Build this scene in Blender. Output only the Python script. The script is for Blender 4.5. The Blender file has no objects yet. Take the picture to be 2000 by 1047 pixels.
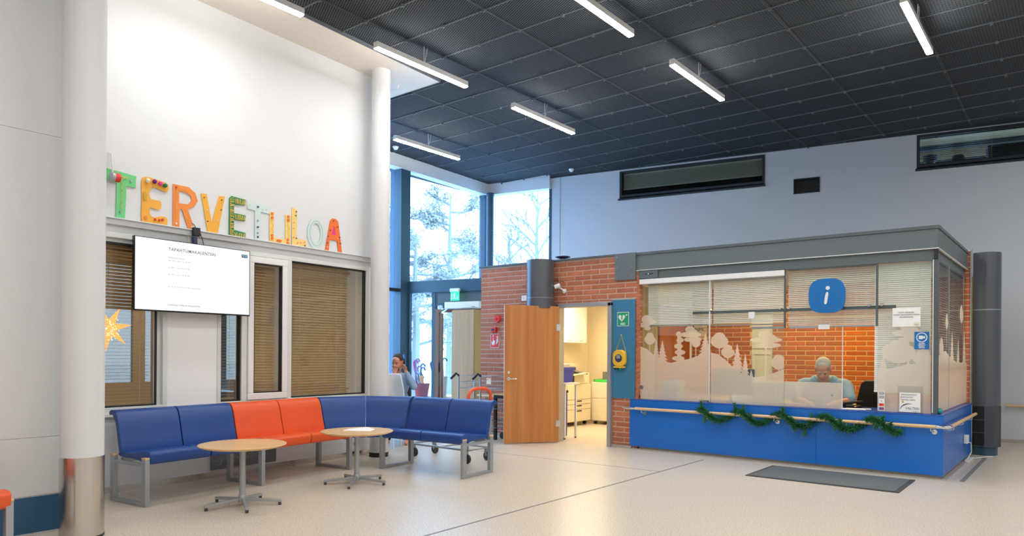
import bpy, bmesh, math, random
from mathutils import Vector, Matrix
random.seed(7)
scn = bpy.context.scene
COL = scn.collection
PI = math.pi
R_ = math.radians

# ------------------------------------------------------------------ camera, world, exposure
EYE = 1.40
th, roll = R_(38.8), R_(0.4)
R0 = Vector((math.cos(th), math.sin(th), 0)); F0 = Vector((-math.sin(th), math.cos(th), 0)); U0 = Vector((0, 0, 1))
Rv = R0*math.cos(roll) + U0*math.sin(roll); Uv = U0*math.cos(roll) - R0*math.sin(roll)
cd = bpy.data.cameras.new('camera'); cam = bpy.data.objects.new('camera', cd); COL.objects.link(cam)
m = Matrix.Identity(4)
for i in range(3):
    m[i][0] = Rv[i]; m[i][1] = Uv[i]; m[i][2] = -F0[i]
m[0][3], m[1][3], m[2][3] = 0, 0, EYE
cam.matrix_world = m
cd.sensor_fit = 'HORIZONTAL'; cd.sensor_width = 36; cd.lens = 1392/2000*36; cd.shift_y = (689-523.5)/2000
cd.clip_start = 0.05; cd.clip_end = 300
scn.camera = cam
w = bpy.data.worlds.new('overcast_winter_sky'); scn.world = w; w.use_nodes = True
w.node_tree.nodes['Background'].inputs[0].default_value = (0.32, 0.61, 1.0, 1)
w.node_tree.nodes['Background'].inputs[1].default_value = 3.9
vs = scn.view_settings
scn.display_settings.display_device = 'sRGB'
vs.view_transform = 'Standard'; vs.look = 'None'; vs.gamma = 1; vs.use_curve_mapping = False
vs.exposure = 1.05
LAMP = 46.0          # radiance of the linear ceiling lamps

def area(name, loc, sx, sy, power, color=(1, 1, 1), rot=(0, 0, 0)):
    l = bpy.data.lights.new(name, 'AREA'); l.shape = 'RECTANGLE'; l.size = sx; l.size_y = sy
    l.energy = power; l.color = color
    o = bpy.data.objects.new(name, l); COL.objects.link(o); o.location = loc; o.rotation_euler = rot
    return o
LAMP_LEN, LAMP_W = 1.54, 0.062
lamps_seen = [(-8.93, 7.97), (-6.42, 7.97), (-6.42, 5.43), (-3.94, 7.97), (-3.94, 5.43), (-1.43, 7.97), (-6.42, 2.89)]
for cx in (-3.94, -1.43, 1.08, 3.6, 6.1):
    for ry in ((10.51,) if cx > 0 else ())+(7.97, 5.43, 2.89, 0.35, -2.19, -4.7):  # unseen extra far row on the right, added to brighten the far wall
        if (cx, ry) in lamps_seen: continue
        area('ceiling_lamp_light', (cx, ry+LAMP_LEN/2, 4.92), LAMP_W, LAMP_LEN, PI*LAMP*LAMP_LEN*LAMP_W, (1, .98, .955))
# lamps inside the information booth, the back room and the room behind the left wall
area('booth_ceiling_light', (-3.2, 10.7, 2.60), 2.6, .5, 34, (1, .68, .32))
area('back_room_ceiling_light', (-6.9, 10.9, 2.50), 1.6, .9, 42, (1, .80, .52))
area('side_room_ceiling_light', (-8.9, 4.0, 3.0), .8, 2.2, 22, (1, .86, .66))

# ------------------------------------------------------------------ materials
M = {}
def nd(t, k, **kw):
    n = t.nodes.new(k)
    for a, b in kw.items(): setattr(n, a, b)
    return n
def mat(name, col, rough=.5, metal=0, var=.04, scale=12, bump=0, bscale=60, spec=.5, coat=0, rnd=0, coords='Object'):
    mt = bpy.data.materials.new(name); mt.use_nodes = True; t = mt.node_tree; b = t.nodes['Principled BSDF']
    b.inputs['Roughness'].default_value = rough; b.inputs['Metallic'].default_value = metal
    b.inputs['Specular IOR Level'].default_value = spec; b.inputs['Coat Weight'].default_value = coat
    tc = nd(t, 'ShaderNodeTexCoord'); nz = nd(t, 'ShaderNodeTexNoise'); nz.inputs['Scale'].default_value = scale
    nz.inputs['Detail'].default_value = 4
    t.links.new(tc.outputs[coords], nz.inputs['Vector'])
    mx = nd(t, 'ShaderNodeMix', data_type='RGBA')
    mx.inputs[6].default_value = tuple(max(0, c*(1-var)) for c in col)+(1,)
    mx.inputs[7].default_value = tuple(min(1, c*(1+var)) for c in col)+(1,)
    t.links.new(nz.outputs['Fac'], mx.inputs[0])
    out = mx.outputs[2]
    if rnd:
        oi = nd(t, 'ShaderNodeObjectInfo'); hs = nd(t, 'ShaderNodeHueSaturation')
        mp = nd(t, 'ShaderNodeMapRange'); mp.inputs[3].default_value = 1-rnd; mp.inputs[4].default_value = 1+rnd
        t.links.new(oi.outputs['Random'], mp.inputs[0]); t.links.new(mp.outputs[0], hs.inputs['Value'])
        t.links.new(out, hs.inputs['Color']); out = hs.outputs[0]
    t.links.new(out, b.inputs['Base Color'])
    if bump:
        n2 = nd(t, 'ShaderNodeTexNoise'); n2.inputs['Scale'].default_value = bscale; n2.inputs['Detail'].default_value = 3
        bp = nd(t, 'ShaderNodeBump'); bp.inputs['Strength'].default_value = bump; bp.inputs['Distance'].default_value = .01
        t.links.new(tc.outputs[coords], n2.inputs['Vector']); t.links.new(n2.outputs['Fac'], bp.inputs['Height'])
        t.links.new(bp.outputs[0], b.inputs['Normal'])
    M[name] = mt
    return mt
def emis(name, col, s):
    mt = bpy.data.materials.new(name); mt.use_nodes = True; t = mt.node_tree; t.nodes.clear()
    e = nd(t, 'ShaderNodeEmission'); e.inputs[0].default_value = tuple(col)+(1,); e.inputs[1].default_value = s
    o = nd(t, 'ShaderNodeOutputMaterial'); t.links.new(e.outputs[0], o.inputs[0]); M[name] = mt
def glass(name, tint=(1, 1, 1), refl=1.0, ior=1.5):
    mt = bpy.data.materials.new(name); mt.use_nodes = True; t = mt.node_tree; t.nodes.clear()
    tr = nd(t, 'ShaderNodeBsdfTransparent'); tr.inputs[0].default_value = tuple(tint)+(1,)
    gl = nd(t, 'ShaderNodeBsdfGlossy'); gl.inputs['Roughness'].default_value = .01; gl.inputs[0].default_value = (refl, refl, refl, 1)
    fr = nd(t, 'ShaderNodeFresnel'); ge = nd(t, 'ShaderNodeNewGeometry'); mr = nd(t, 'ShaderNodeMapRange')
    mr.inputs[3].default_value = ior; mr.inputs[4].default_value = 1/ior      # thin sheet: same reflectance from both faces
    t.links.new(ge.outputs['Backfacing'], mr.inputs[0]); t.links.new(mr.outputs[0], fr.inputs[0])
    mx = nd(t, 'ShaderNodeMixShader'); o = nd(t, 'ShaderNodeOutputMaterial')
    t.links.new(fr.outputs[0], mx.inputs[0]); t.links.new(tr.outputs[0], mx.inputs[1]); t.links.new(gl.outputs[0], mx.inputs[2])
    t.links.new(mx.outputs[0], o.inputs[0]); M[name] = mt
def wood(name, c1, c2, rough=.4, scale=1.0, axis='z', bands=7):
    mt = bpy.data.materials.new(name); mt.use_nodes = True; t = mt.node_tree; b = t.nodes['Principled BSDF']
    b.inputs['Roughness'].default_value = rough
    tc = nd(t, 'ShaderNodeTexCoord'); mp = nd(t, 'ShaderNodeMapping')
    s = {'z': (bands*scale, bands*scale, .35*scale), 'x': (.35*scale, bands*scale, bands*scale), 'y': (bands*scale, .35*scale, bands*scale)}[axis]
    mp.inputs['Scale'].default_value = s
    nz = nd(t, 'ShaderNodeTexNoise'); nz.inputs['Scale'].default_value = 1.6; nz.inputs['Detail'].default_value = 8; nz.inputs['Roughness'].default_value = .65
    cr = nd(t, 'ShaderNodeValToRGB'); cr.color_ramp.elements[0].position = .3; cr.color_ramp.elements[1].position = .7
    cr.color_ramp.elements[0].color = tuple(c2)+(1,); cr.color_ramp.elements[1].color = tuple(c1)+(1,)
    t.links.new(tc.outputs['Object'], mp.inputs[0]); t.links.new(mp.outputs[0], nz.inputs['Vector']); t.links.new(nz.outputs['Fac'], cr.inputs[0])
    t.links.new(cr.outputs[0], b.inputs['Base Color']); M[name] = mt

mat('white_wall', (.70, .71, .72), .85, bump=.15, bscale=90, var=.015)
mat('white_trim', (.74, .75, .76), .6)
mat('ledge_shade', (.66, .67, .69), .6)
mat('white_wall_lifted', (.86, .86, .86), .8, bump=.15, bscale=90, var=.015)  # left wall's white again, lightened to offset the shade below the ledge
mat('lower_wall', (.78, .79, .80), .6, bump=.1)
mat('hall_wall_grey', (.58, .615, .66), .9, var=.015)
mat('soffit_cream', (.80, .74, .66), .8)
mat('ceiling_void', (.01, .011, .013), .9)
mat('dark_rail', (.115, .13, .145), .7)
mat('panel_edge', (.070, .080, .092), .8)
mat('anthracite', (.085, .10, .11), .45, var=.06)
mat('anthracite_blue', (.028, .075, .115), .4, var=.05)
mat('frame_black', (.018, .026, .038), .5)
mat('fascia_grey', (.115, .14, .15), .5, var=.05)
mat('duct_grey', (.10, .11, .13), .32, metal=.3)
mat('frame_silver', (.70, .72, .70), .5, metal=.05)
mat('frame_white', (.82, .82, .80), .5)
mat('steel', (.62, .58, .54), .22, metal=1, var=.08, scale=3)
mat('chrome', (.75, .75, .76), .15, metal=1)
mat('wire_steel', (.34, .35, .36), .35, metal=.6)
mat('leg_grey', (.38, .40, .42), .38, metal=.45)
mat('seat_blue', (.010, .062, .27), .36, bump=.03, bscale=300, var=.08, spec=.5)
mat('seat_orange', (.80, .10, .018), .40, bump=.03, bscale=300, var=.05)
mat('skirting_blue', (.02, .10, .20), .5)
mat('panel_blue', (.035, .19, .34), .5)
mat('counter_blue', (.006, .145, .56), .32, var=.35, scale=160)
mat('counter_top_blue', (.02, .10, .45), .25, var=.2, scale=160)
mat('plinth', (.42, .38, .33), .5)
mat('brick', (.46, .150, .082), .85, var=.18, scale=9, bump=.25, bscale=50, rnd=.16)
mat('mortar', (.62, .50, .38), .95, bump=.2)
mat('brick_warm_lit', (.46, .125, .022), .85, var=.18, scale=9, bump=.25, bscale=50, rnd=.14)  # hall brick with the booth's warm lamplight mixed into its colour
mat('mortar_warm_lit', (.72, .50, .22), .95, bump=.2)  # joint colour yellowed by painted-in lamplight
mat('black', (.012, .012, .014), .45)
mat('black_gloss', (.01, .01, .012), .2)
mat('rubber', (.05, .05, .055), .7)
mat('white_plastic', (.80, .80, .79), .35)
mat('white_paper', (.88, .88, .87), .8)
mat('cream_paint', (.80, .70, .50), .6)
mat('cream_machine', (.74, .67, .50), .5)
mat('copier_grey', (.18, .17, .16), .5)
mat('red_plastic', (.62, .006, .008), .7, spec=.08)
mat('orange_foam', (.80, .10, .03), .55)
mat('fire_red', (.75, .03, .02), .5)
mat('sign_green', (.0, .32, .13), .5)
mat('sign_blue', (.0, .15, .46), .4)
mat('bin_blue', (.02, .05, .50), .4)
mat('green_plastic', (.06, .60, .08), .4)
mat('aed_yellow', (.80, .48, .03), .4)
mat('navy', (.02, .04, .10), .4)
mat('mat_grey', (.115, .135, .145), .95, var=.4, scale=220, bump=.4, bscale=300)
mat('mat_edge', (.05, .055, .06), .8)
mat('floor_line', (.20, .19, .19), .6)
mat('leaf_dark', (.035, .19, .07), .6, var=.5, scale=40, rnd=.2)
mat('cord_yellow', (.65, .50, .10), .7)
mat('blind_tan', (.68, .50, .29), .55, var=.1, scale=3)
mat('blind_dark', (.50, .60, .60), .5)
mat('tan_room', (.42, .30, .18), .8)
mat('snow', (.85, .88, .92), .9, var=.03, scale=.6)
mat('bark', (.30, .29, .27), .9, var=.2)
mat('frosty_needles', (.44, .42, .38), .9, var=.25, scale=2)
mat('skin', (.74, .31, .20), .55, var=.08, scale=20)
mat('lip', (.42, .14, .11), .5)
mat('hair_grey', (.62, .58, .50), .8, var=.3, scale=60, bump=.6, bscale=90)
mat('hair_dark', (.055, .04, .03), .7, var=.3, scale=60, bump=.6, bscale=90)
mat('shirt_blue', (.30, .45, .55), .9, bump=.3, bscale=14, var=.08)
mat('shirt_light', (.32, .44, .62), .9, bump=.3, bscale=14, var=.08)
mat('trousers', (.012, .014, .022), .9)
mat('craft_green', (.16, .62, .24), .7); mat('craft_yellow', (.86, .42, .05), .7); mat('craft_orange', (.84, .26, .05), .7)
mat('craft_dark_green', (.02, .25, .09), .7); mat('craft_pale_blue', (.60, .73, .72), .6); mat('craft_pale_yellow', (.88, .62, .20), .7)
mat('craft_red_orange', (.86, .17, .03), .7); mat('yarn_yellow', (.80, .55, .12), .8); mat('purple', (.16, .02, .20), .9); mat('pink', (.80, .06, .34), .9)
mat('pom_green', (.01, .20, .06), .9); mat('bead_dark', (.06, .06, .07), .4); mat('bead_red', (.62, .04, .02), .4); mat('cream', (.80, .74, .60), .8)
mat('toy_teal', (.01, .28, .26), .4); mat('toy_lilac', (.30, .09, .25), .4); mat('toy_yellow', (.75, .45, .01), .4); mat('toy_pale', (.36, .50, .62), .3)
mat('ext_blue', (.10, .15, .22), .7); mat('curtain', (.45, .38, .25), .9)
mat('drawing_grey', (.16, .18, .20), .3); mat('drawing_line', (.45, .52, .58), .6)
mat('text_dark', (.06, .07, .08), .6); mat('text_grey', (.16, .18, .20), .6)
mat('gold', (.75, .42, .08), .5)
wood('door_wood', (.60, .25, .065), (.42, .145, .035), .35, 1, 'z', 9)
wood('cabinet_oak', (.54, .29, .11), (.43, .215, .075), .5, 1, 'z', 8)
wood('table_birch', (.80, .53, .25), (.72, .45, .19), .3, 1, 'x', 8)
wood('rail_wood', (.76, .52, .30), (.66, .42, .22), .35, 1, 'x', 8)
wood('brown_frame', (.26, .12, .06), (.17, .07, .03), .5, 1, 'z', 9)
wood('booth_wood', (.42, .13, .02), (.30, .085, .012), .5, 1, 'z', 7)
emis('lamp_glow', (1, .98, .95), LAMP)
emis('screen_glow', (.97, .99, 1.0), .50)
emis('exit_glow', (.05, .60, .40), .9)
emis('star_glow', (1, .45, .12), 1.0)
emis('dot_glow', (1, .75, .35), 4.0)
glass('clear_glass', (.93, .97, .96), .85)
glass('facade_glass', (.97, .985, 1), .4)
glass('tinted_glass', (.84, .82, .77), 1.0, 1.5)
glass('solar_glass', (.47, .40, .36), .35)
glass('acrylic', (.97, .98, .98), .3)
def film():
    mt = bpy.data.materials.new('frosted_film'); mt.use_nodes = True; t = mt.node_tree; t.nodes.clear()
    rf = nd(t, 'ShaderNodeBsdfRefraction'); rf.inputs['Roughness'].default_value = .42; rf.inputs['IOR'].default_value = 1.08; rf.inputs[0].default_value = (.95, .95, .94, 1)
    df = nd(t, 'ShaderNodeBsdfDiffuse'); df.inputs[0].default_value = (.93, .83, .74, 1)
    tl = nd(t, 'ShaderNodeBsdfTranslucent'); tl.inputs[0].default_value = (.84, .83, .80, 1)
    m1 = nd(t, 'ShaderNodeMixShader'); m1.inputs[0].default_value = .45; m2 = nd(t, 'ShaderNodeMixShader'); m2.inputs[0].default_value = .62
    o = nd(t, 'ShaderNodeOutputMaterial')
    t.links.new(df.outputs[0], m1.inputs[1]); t.links.new(tl.outputs[0], m1.inputs[2])
    t.links.new(rf.outputs[0], m2.inputs[1]); t.links.new(m1.outputs[0], m2.inputs[2]); t.links.new(m2.outputs[0], o.inputs[0])
    M['frosted_film'] = mt
film()
def slat_mat(name, col, trans):
    mt = bpy.data.materials.new(name); mt.use_nodes = True; t = mt.node_tree; t.nodes.clear()
    df = nd(t, 'ShaderNodeBsdfDiffuse'); df.inputs[0].default_value = tuple(col)+(1,)
    tl = nd(t, 'ShaderNodeBsdfTranslucent'); tl.inputs[0].default_value = tuple(col)+(1,)
    m1 = nd(t, 'ShaderNodeMixShader'); m1.inputs[0].default_value = trans; o = nd(t, 'ShaderNodeOutputMaterial')
    t.links.new(df.outputs[0], m1.inputs[1]); t.links.new(tl.outputs[0], m1.inputs[2]); t.links.new(m1.outputs[0], o.inputs[0]); M[name] = mt
slat_mat('slat_white', (.90, .93, .92), .12)
def floor_mat():
    mt = bpy.data.materials.new('floor_vinyl'); mt.use_nodes = True; t = mt.node_tree; b = t.nodes['Principled BSDF']
    tc = nd(t, 'ShaderNodeTexCoord'); vo = nd(t, 'ShaderNodeTexNoise'); vo.inputs['Scale'].default_value = 75; vo.inputs['Detail'].default_value = 5; vo.inputs['Roughness'].default_value = .8
    cr = nd(t, 'ShaderNodeValToRGB'); e = cr.color_ramp.elements
    e[0].position = .40; e[0].color = (.34, .26, .17, 1); e[1].position = .47; e[1].color = (.66, .58, .47, 1)
    x = e.new(.62); x.color = (.76, .69, .585, 1)
    n2 = nd(t, 'ShaderNodeTexNoise'); n2.inputs['Scale'].default_value = .8; n2.inputs['Detail'].default_value = 3
    mr = nd(t, 'ShaderNodeMapRange'); mr.inputs[3].default_value = .26; mr.inputs[4].default_value = .36
    t.links.new(tc.outputs['Object'], vo.inputs['Vector']); t.links.new(vo.outputs['Fac'], cr.inputs[0]); t.links.new(cr.outputs[0], b.inputs['Base Color'])
    t.links.new(tc.outputs['Object'], n2.inputs['Vector']); t.links.new(n2.outputs['Fac'], mr.inputs[0]); t.links.new(mr.outputs[0], b.inputs['Roughness'])
    b.inputs['Specular IOR Level'].default_value = .6
    M['floor_vinyl'] = mt
floor_mat()
def mesh_ceiling_mat():
    # expanded metal: staggered diamond strands over a dark void
    mt = bpy.data.materials.new('expanded_metal'); mt.use_nodes = True; t = mt.node_tree; b = t.nodes['Principled BSDF']
    b.inputs['Roughness'].default_value = .9; b.inputs['Specular IOR Level'].default_value = .08
    tc = nd(t, 'ShaderNodeTexCoord'); sp = nd(t, 'ShaderNodeSeparateXYZ'); t.links.new(tc.outputs['Object'], sp.inputs[0])
    def mth(op, a, b_=None, v=None):
        n = nd(t, 'ShaderNodeMath', operation=op)
        for i, q in enumerate((a, b_)):
            if q is None: continue
            if isinstance(q, (int, float)): n.inputs[i].default_value = q
            else: t.links.new(q, n.inputs[i])
        return n.outputs[0]
    u = mth('MULTIPLY', sp.outputs[0], 1/.062); v = mth('MULTIPLY', sp.outputs[1], 1/.030)
    p1 = mth('ADD', u, v); p2 = mth('SUBTRACT', u, v)
    def tri(p): return mth('ABSOLUTE', mth('SUBTRACT', mth('FRACT', p), .5))
    mx = mth('MAXIMUM', tri(p1), tri(p2))
    g = mth('GREATER_THAN', mx, .385)
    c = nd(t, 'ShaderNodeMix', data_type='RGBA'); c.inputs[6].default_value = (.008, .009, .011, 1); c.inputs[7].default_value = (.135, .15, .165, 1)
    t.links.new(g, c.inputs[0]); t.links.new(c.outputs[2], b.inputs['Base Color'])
    bp = nd(t, 'ShaderNodeBump'); bp.inputs['Distance'].default_value = .004; t.links.new(g, bp.inputs['Height']); t.links.new(bp.outputs[0], b.inputs['Normal'])
    M['expanded_metal'] = mt
mesh_ceiling_mat()

# ------------------------------------------------------------------ building helpers
class MB:
    def __init__(s): s.v = []; s.f = []; s.mi = []; s.cur = 0
    def add(s, vs_, fs_):
        n = len(s.v); s.v += [tuple(q) for q in vs_]
        for f in fs_: s.f.append(tuple(i+n for i in f)); s.mi.append(s.cur)
        return s
    def box(s, x0, x1, y0, y1, z0, z1):
        return s.add([(x0,y0,z0),(x1,y0,z0),(x1,y1,z0),(x0,y1,z0),(x0,y0,z1),(x1,y0,z1),(x1,y1,z1),(x0,y1,z1)],
                     [(0,3,2,1),(4,5,6,7),(0,1,5,4),(1,2,6,5),(2,3,7,6),(3,0,4,7)])
    def bar(s, p, q, wx, wy, up=(0, 0, 1)):       # rectangular bar from p to q
        p, q = Vector(p), Vector(q); d = (q-p).normalized(); u = Vector(up)
        if abs(d.dot(u)) > .98: u = Vector((1, 0, 0))
        a = d.cross(u).normalized(); b = a.cross(d)
        vs_ = [c + a*(wx/2*i) + b*(wy/2*j) for c in (p, q) for i, j in ((-1,-1),(1,-1),(1,1),(-1,1))]
        return s.add(vs_, [(0,1,2,3),(7,6,5,4),(0,4,5,1),(1,5,6,2),(2,6,7,3),(3,7,4,0)])
    def tube(s, pts, r, n=10, r2=None, caps=True):
        pts = [Vector(p) for p in pts]; k = len(pts); n0 = len(s.v); vs_ = []; a = None
        for i, p in enumerate(pts):
            d = (pts[min(i+1, k-1)] - pts[max(i-1, 0)]).normalized()
            if a is None:
                u = Vector((0, 0, 1)) if abs(d.z) < .9 else Vector((1, 0, 0)); a = d.cross(u).normalized()
            a = (a - d*a.dot(d)).normalized(); b = d.cross(a)
            rr = r if r2 is None else r + (r2-r)*i/max(1, k-1)
            if isinstance(r, (list, tuple)): rr = r[i]
            vs_ += [p + (a*math.cos(2*PI*j/n) + b*math.sin(2*PI*j/n))*rr for j in range(n)]
        fs_ = [(i*n+j, i*n+(j+1) % n, (i+1)*n+(j+1) % n, (i+1)*n+j) for i in range(k-1) for j in range(n)]
        if caps: fs_ += [tuple(range(n))[::-1], tuple((k-1)*n+j for j in range(n))]
        return s.add(vs_, fs_)
    def lathe(s, prof, n=32, c=(0, 0, 0), axis='z'):
        vs_ = []
        for r, z in prof:
            for j in range(n):
                a = 2*PI*j/n; x, y = r*math.cos(a), r*math.sin(a)
                vs_.append({'z': (x, y, z), 'y': (x, z, y), 'x': (z, x, y)}[axis])
        vs_ = [(a+c[0], b+c[1], d+c[2]) for a, b, d in vs_]; k = len(prof)
        fs_ = [(i*n+j, i*n+(j+1) % n, (i+1)*n+(j+1) % n, (i+1)*n+j) for i in range(k-1) for j in range(n)]
        fs_ += [tuple(range(n))[::-1], tuple((k-1)*n+j for j in range(n))]
        return s.add(vs_, fs_)
    def ell(s, c, r, n=14, rot=None):
        c = Vector(c); r = (r, r, r) if isinstance(r, (int, float)) else r; vs_ = []
        m_ = n//2
        for i in range(1, m_):
            for j in range(n):
                a, b = PI*i/m_, 2*PI*j/n
                p = Vector((r[0]*math.sin(a)*math.cos(b), r[1]*math.sin(a)*math.sin(b), r[2]*math.cos(a)))
                vs_.append(c + (rot @ p if rot else p))
        t_ = Vector((0, 0, r[2])); t_ = rot @ t_ if rot else t_
        vs_ += [c+t_, c-t_]; q = (m_-1)*n
        fs_ = [(i*n+j, (i+1)*n+j, (i+1)*n+(j+1) % n, i*n+(j+1) % n) for i in range(m_-2) for j in range(n)]
        fs_ += [(q, j, (j+1) % n) for j in range(n)] + [(q+1, (m_-2)*n+(j+1) % n, (m_-2)*n+j) for j in range(n)]
        return s.add(vs_, fs_)
    def cap(s, p, q, r0, r1, n=12):
        p, q = Vector(p), Vector(q); k = 6
        s.ell(p, r0, n); s.ell(q, r1, n); s.tube([p+(q-p)*i/k for i in range(k+1)], r0, n, r1)
        return s
    def prism(s, poly, lo, hi, axis='x'):         # poly of 2-D points, swept along axis
        k = len(poly); vs_ = []
        for t_ in (lo, hi):
            for a, b in poly: vs_.append({'x': (t_, a, b), 'y': (a, t_, b), 'z': (a, b, t_)}[axis])
        fs_ = [tuple(range(k)), tuple(range(2*k-1, k-1, -1))] + [(i, k+i, k+(i+1) % k, (i+1) % k) for i in range(k)]
        return s.add(vs_, fs_)
    def build(s, name, mats, parent=None, smooth=False, loc=None, rotz=0, bevel=0, seg=2, angle=40):
        me = bpy.data.meshes.new(name); me.from_pydata(s.v, [], s.f)
        mats = mats if isinstance(mats, (list, tuple)) else [mats]
        for q in mats: me.materials.append(M[q])
        if len(mats) > 1: me.polygons.foreach_set('material_index', s.mi)
        bm = bmesh.new(); bm.from_mesh(me); bmesh.ops.recalc_face_normals(bm, faces=bm.faces); bm.to_mesh(me); bm.free()
        o = bpy.data.objects.new(name, me); COL.objects.link(o)
        if parent: o.parent = parent
        if loc is not None: o.location = loc
        o.rotation_euler = (0, 0, rotz)
        if bevel:
            b = o.modifiers.new('bevel', 'BEVEL'); b.width = bevel; b.segments = seg; b.limit_method = 'ANGLE'; b.angle_limit = R_(35)
        if smooth or bevel:
            me.shade_smooth()
            try:
                me.set_sharp_from_angle(angle=R_(angle))
            except Exception: pass
        return o
def tag(o, label=None, cat=None, group=None, kind=None):
    if label: o['label'] = label
    if cat: o['category'] = cat
    if group: o['group'] = group
    if kind: o['kind'] = kind
    return o
def thing(name, label, cat, loc=(0, 0, 0), rotz=0, group=None):
    o = bpy.data.objects.new(name, None); COL.objects.link(o); o.location = loc; o.rotation_euler = (0, 0, rotz)
    o.empty_display_size = .1
    return tag(o, label, cat, group)
def struct(name, loc=None, rotz=0):
    o = bpy.data.objects.new(name, None); COL.objects.link(o); o.rotation_euler = (0, 0, rotz)
    if loc: o.location = loc
    o['kind'] = 'structure'
    return o
def dup(root, loc=None, rotz=None):
    r = root.copy(); COL.objects.link(r)
    if loc is not None: r.location = loc
    if rotz is not None: r.rotation_euler = (0, 0, rotz)
    for ch in list(root.children):
        c = ch.copy(); COL.objects.link(c); c.parent = r
        for g in ch.children:
            d = g.copy(); COL.objects.link(d); d.parent = c
    return r
def flat(name, loops, thick, mt, parent=None, loc=(0, 0, 0), y=0, smooth_n=0):
    """a plate cut from loops of (x, z); the first is the outline, others holes; front face at -y"""
    cu = bpy.data.curves.new(name, 'CURVE'); cu.dimensions = '2D'; cu.fill_mode = 'BOTH'; cu.extrude = thick/2
    for lp in loops:
        for _ in range(smooth_n):
            lp = [q for i in range(len(lp)) for q in (((lp[i][0]*3+lp[(i+1) % len(lp)][0])/4, (lp[i][1]*3+lp[(i+1) % len(lp)][1])/4),
                                                      ((lp[i][0]+lp[(i+1) % len(lp)][0]*3)/4, (lp[i][1]+lp[(i+1) % len(lp)][1]*3)/4))]
        sp = cu.splines.new('POLY'); sp.points.add(len(lp)-1); sp.use_cyclic_u = True
        for i, (a, b) in enumerate(lp): sp.points[i].co = (a, b, 0, 1)
    tmp = bpy.data.objects.new('tmp', cu); me = bpy.data.meshes.new_from_object(tmp); bpy.data.objects.remove(tmp)
    me.transform(Matrix.Translation((0, y-thick/2, 0)) @ Matrix.Rotation(PI/2, 4, 'X'))
    me.materials.clear(); me.materials.append(M[mt]); me.name = name
    o = bpy.data.objects.new(name, me); COL.objects.link(o); o.location = loc
    if parent: o.parent = parent
    return o
def text(name, s, size, mt, parent=None, loc=(0, 0, 0), align='CENTER', thick=.001, rx=PI/2, rz=0, space=1.0, bold=0):
    cu = bpy.data.curves.new(name, 'FONT'); cu.body = s; cu.size = size; cu.align_x = align; cu.align_y = 'CENTER'; cu.extrude = thick
    cu.space_character = space; cu.resolution_u = 3; cu.offset = bold
    tmp = bpy.data.objects.new('tmp', cu); me = bpy.data.meshes.new_from_object(tmp); bpy.data.objects.remove(tmp)
    me.transform(Matrix.Rotation(rz, 4, 'Z') @ Matrix.Rotation(rx, 4, 'X'))
    me.materials.clear(); me.materials.append(M[mt]); me.name = name
    o = bpy.data.objects.new(name, me); COL.objects.link(o); o.location = loc
    if parent: o.parent = parent
    return o
def rrect(x0, x1, z0, z1, r, n=5):
    pts = []
    for cx, cz, a0 in ((x1-r, z1-r, 0), (x0+r, z1-r, 90), (x0+r, z0+r, 180), (x1-r, z0+r, 270)):
        pts += [(cx+r*math.cos(R_(a0+90*i/n)), cz+r*math.sin(R_(a0+90*i/n))) for i in range(n+1)]
    return pts
def circ(cx, cz, r, n=20, rz=None): return [(cx+r*math.cos(2*PI*i/n), cz+(rz or r)*math.sin(2*PI*i/n)) for i in range(n)]

# frames: local x runs along the surface, local -y looks into the hall
LW = dict(loc=(-7.40, 2.90, 0), rotz=R_(94.1))        # left wall
SC = dict(loc=(-10.43, 9.65, 0), rotz=R_(10.7))       # entrance screen
WB = dict(loc=(-9.065, 12.562, 0), rotz=R_(10.7))     # far wall
FA = dict(loc=(-10.43, 9.65, 0), rotz=R_(94.3))       # left facade
FB = dict(loc=(-10.616, 12.27, 0), rotz=R_(10.7))     # right facade
CZ = 5.20

# ------------------------------------------------------------------ the setting
floor = struct('floor')
MB().box(-10.9, 8.5, -6.5, 14.9, -.12, 0).build('floor_surface', 'floor_vinyl', floor)
MB().bar((-3.90, 1.0, .0006), (-3.93, 8.96, .0006), .022, .0012).build('floor_joint', 'floor_line', floor)
MB().bar((-9.5, 7.55, .0006), (-3.93, 7.70, .0006), .010, .0012).build('floor_joint', 'floor_line', floor)
MB().bar((-1.06, 9.3, .0006), (-1.06, 11.7, .0006), .05, .0012).build('floor_joint', 'floor_line', floor)

ceil = struct('ceiling')
MB().prism([(-10.68, -6.5), (8.5, -6.5), (8.5, 15.95), (-9.0, 12.62), (-10.68, 12.32)], CZ+.05, CZ+.2, 'z').build('ceiling_slab', 'ceiling_void', ceil)
PX = [-8.95+1.245*k for k in range(-2, 15)]; PY = [7.215+.632*k for k in range(-22, 11)]
pan = MB(); a_, b_ = 1.245-.006, .632-.006
pan.cur = 0; pan.box(.009, a_-.009, .011, b_-.011, .006, .02)
pan.cur = 1
for q in ((0, a_, 0, .012), (0, a_, b_-.012, b_), (0, .010, .012, b_-.012), (a_-.010, a_, .012, b_-.012)): pan.box(q[0], q[1], q[2], q[3], .0, .03)
pmesh = pan.build('ceiling_panel', ['expanded_metal', 'panel_edge'], ceil)
first = True
def wl_x(y): return -7.40 - .0717*(y-2.9)
for x in PX:
    for y in PY:
        if y > 14.6 or x > 7.6: continue
        if (y + .40 > 12.56 + (x+.6+9.065)*.189) if x < -9.3 else (y > 12.70 + (x+1.2+9.065)*.189): continue           # beyond the far wall
        if x < -7.9 and y < 7.0: continue             # above the white soffit
        o = pmesh if first else pmesh.copy()
        if not first: COL.objects.link(o); o.parent = ceil
        first = False
        o.location = (x+.003, y+.003, CZ+random.uniform(-.002, .002)); o.rotation_euler = (R_(random.uniform(-.12, .12)), R_(random.uniform(-.06, .06)), 0)
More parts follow.
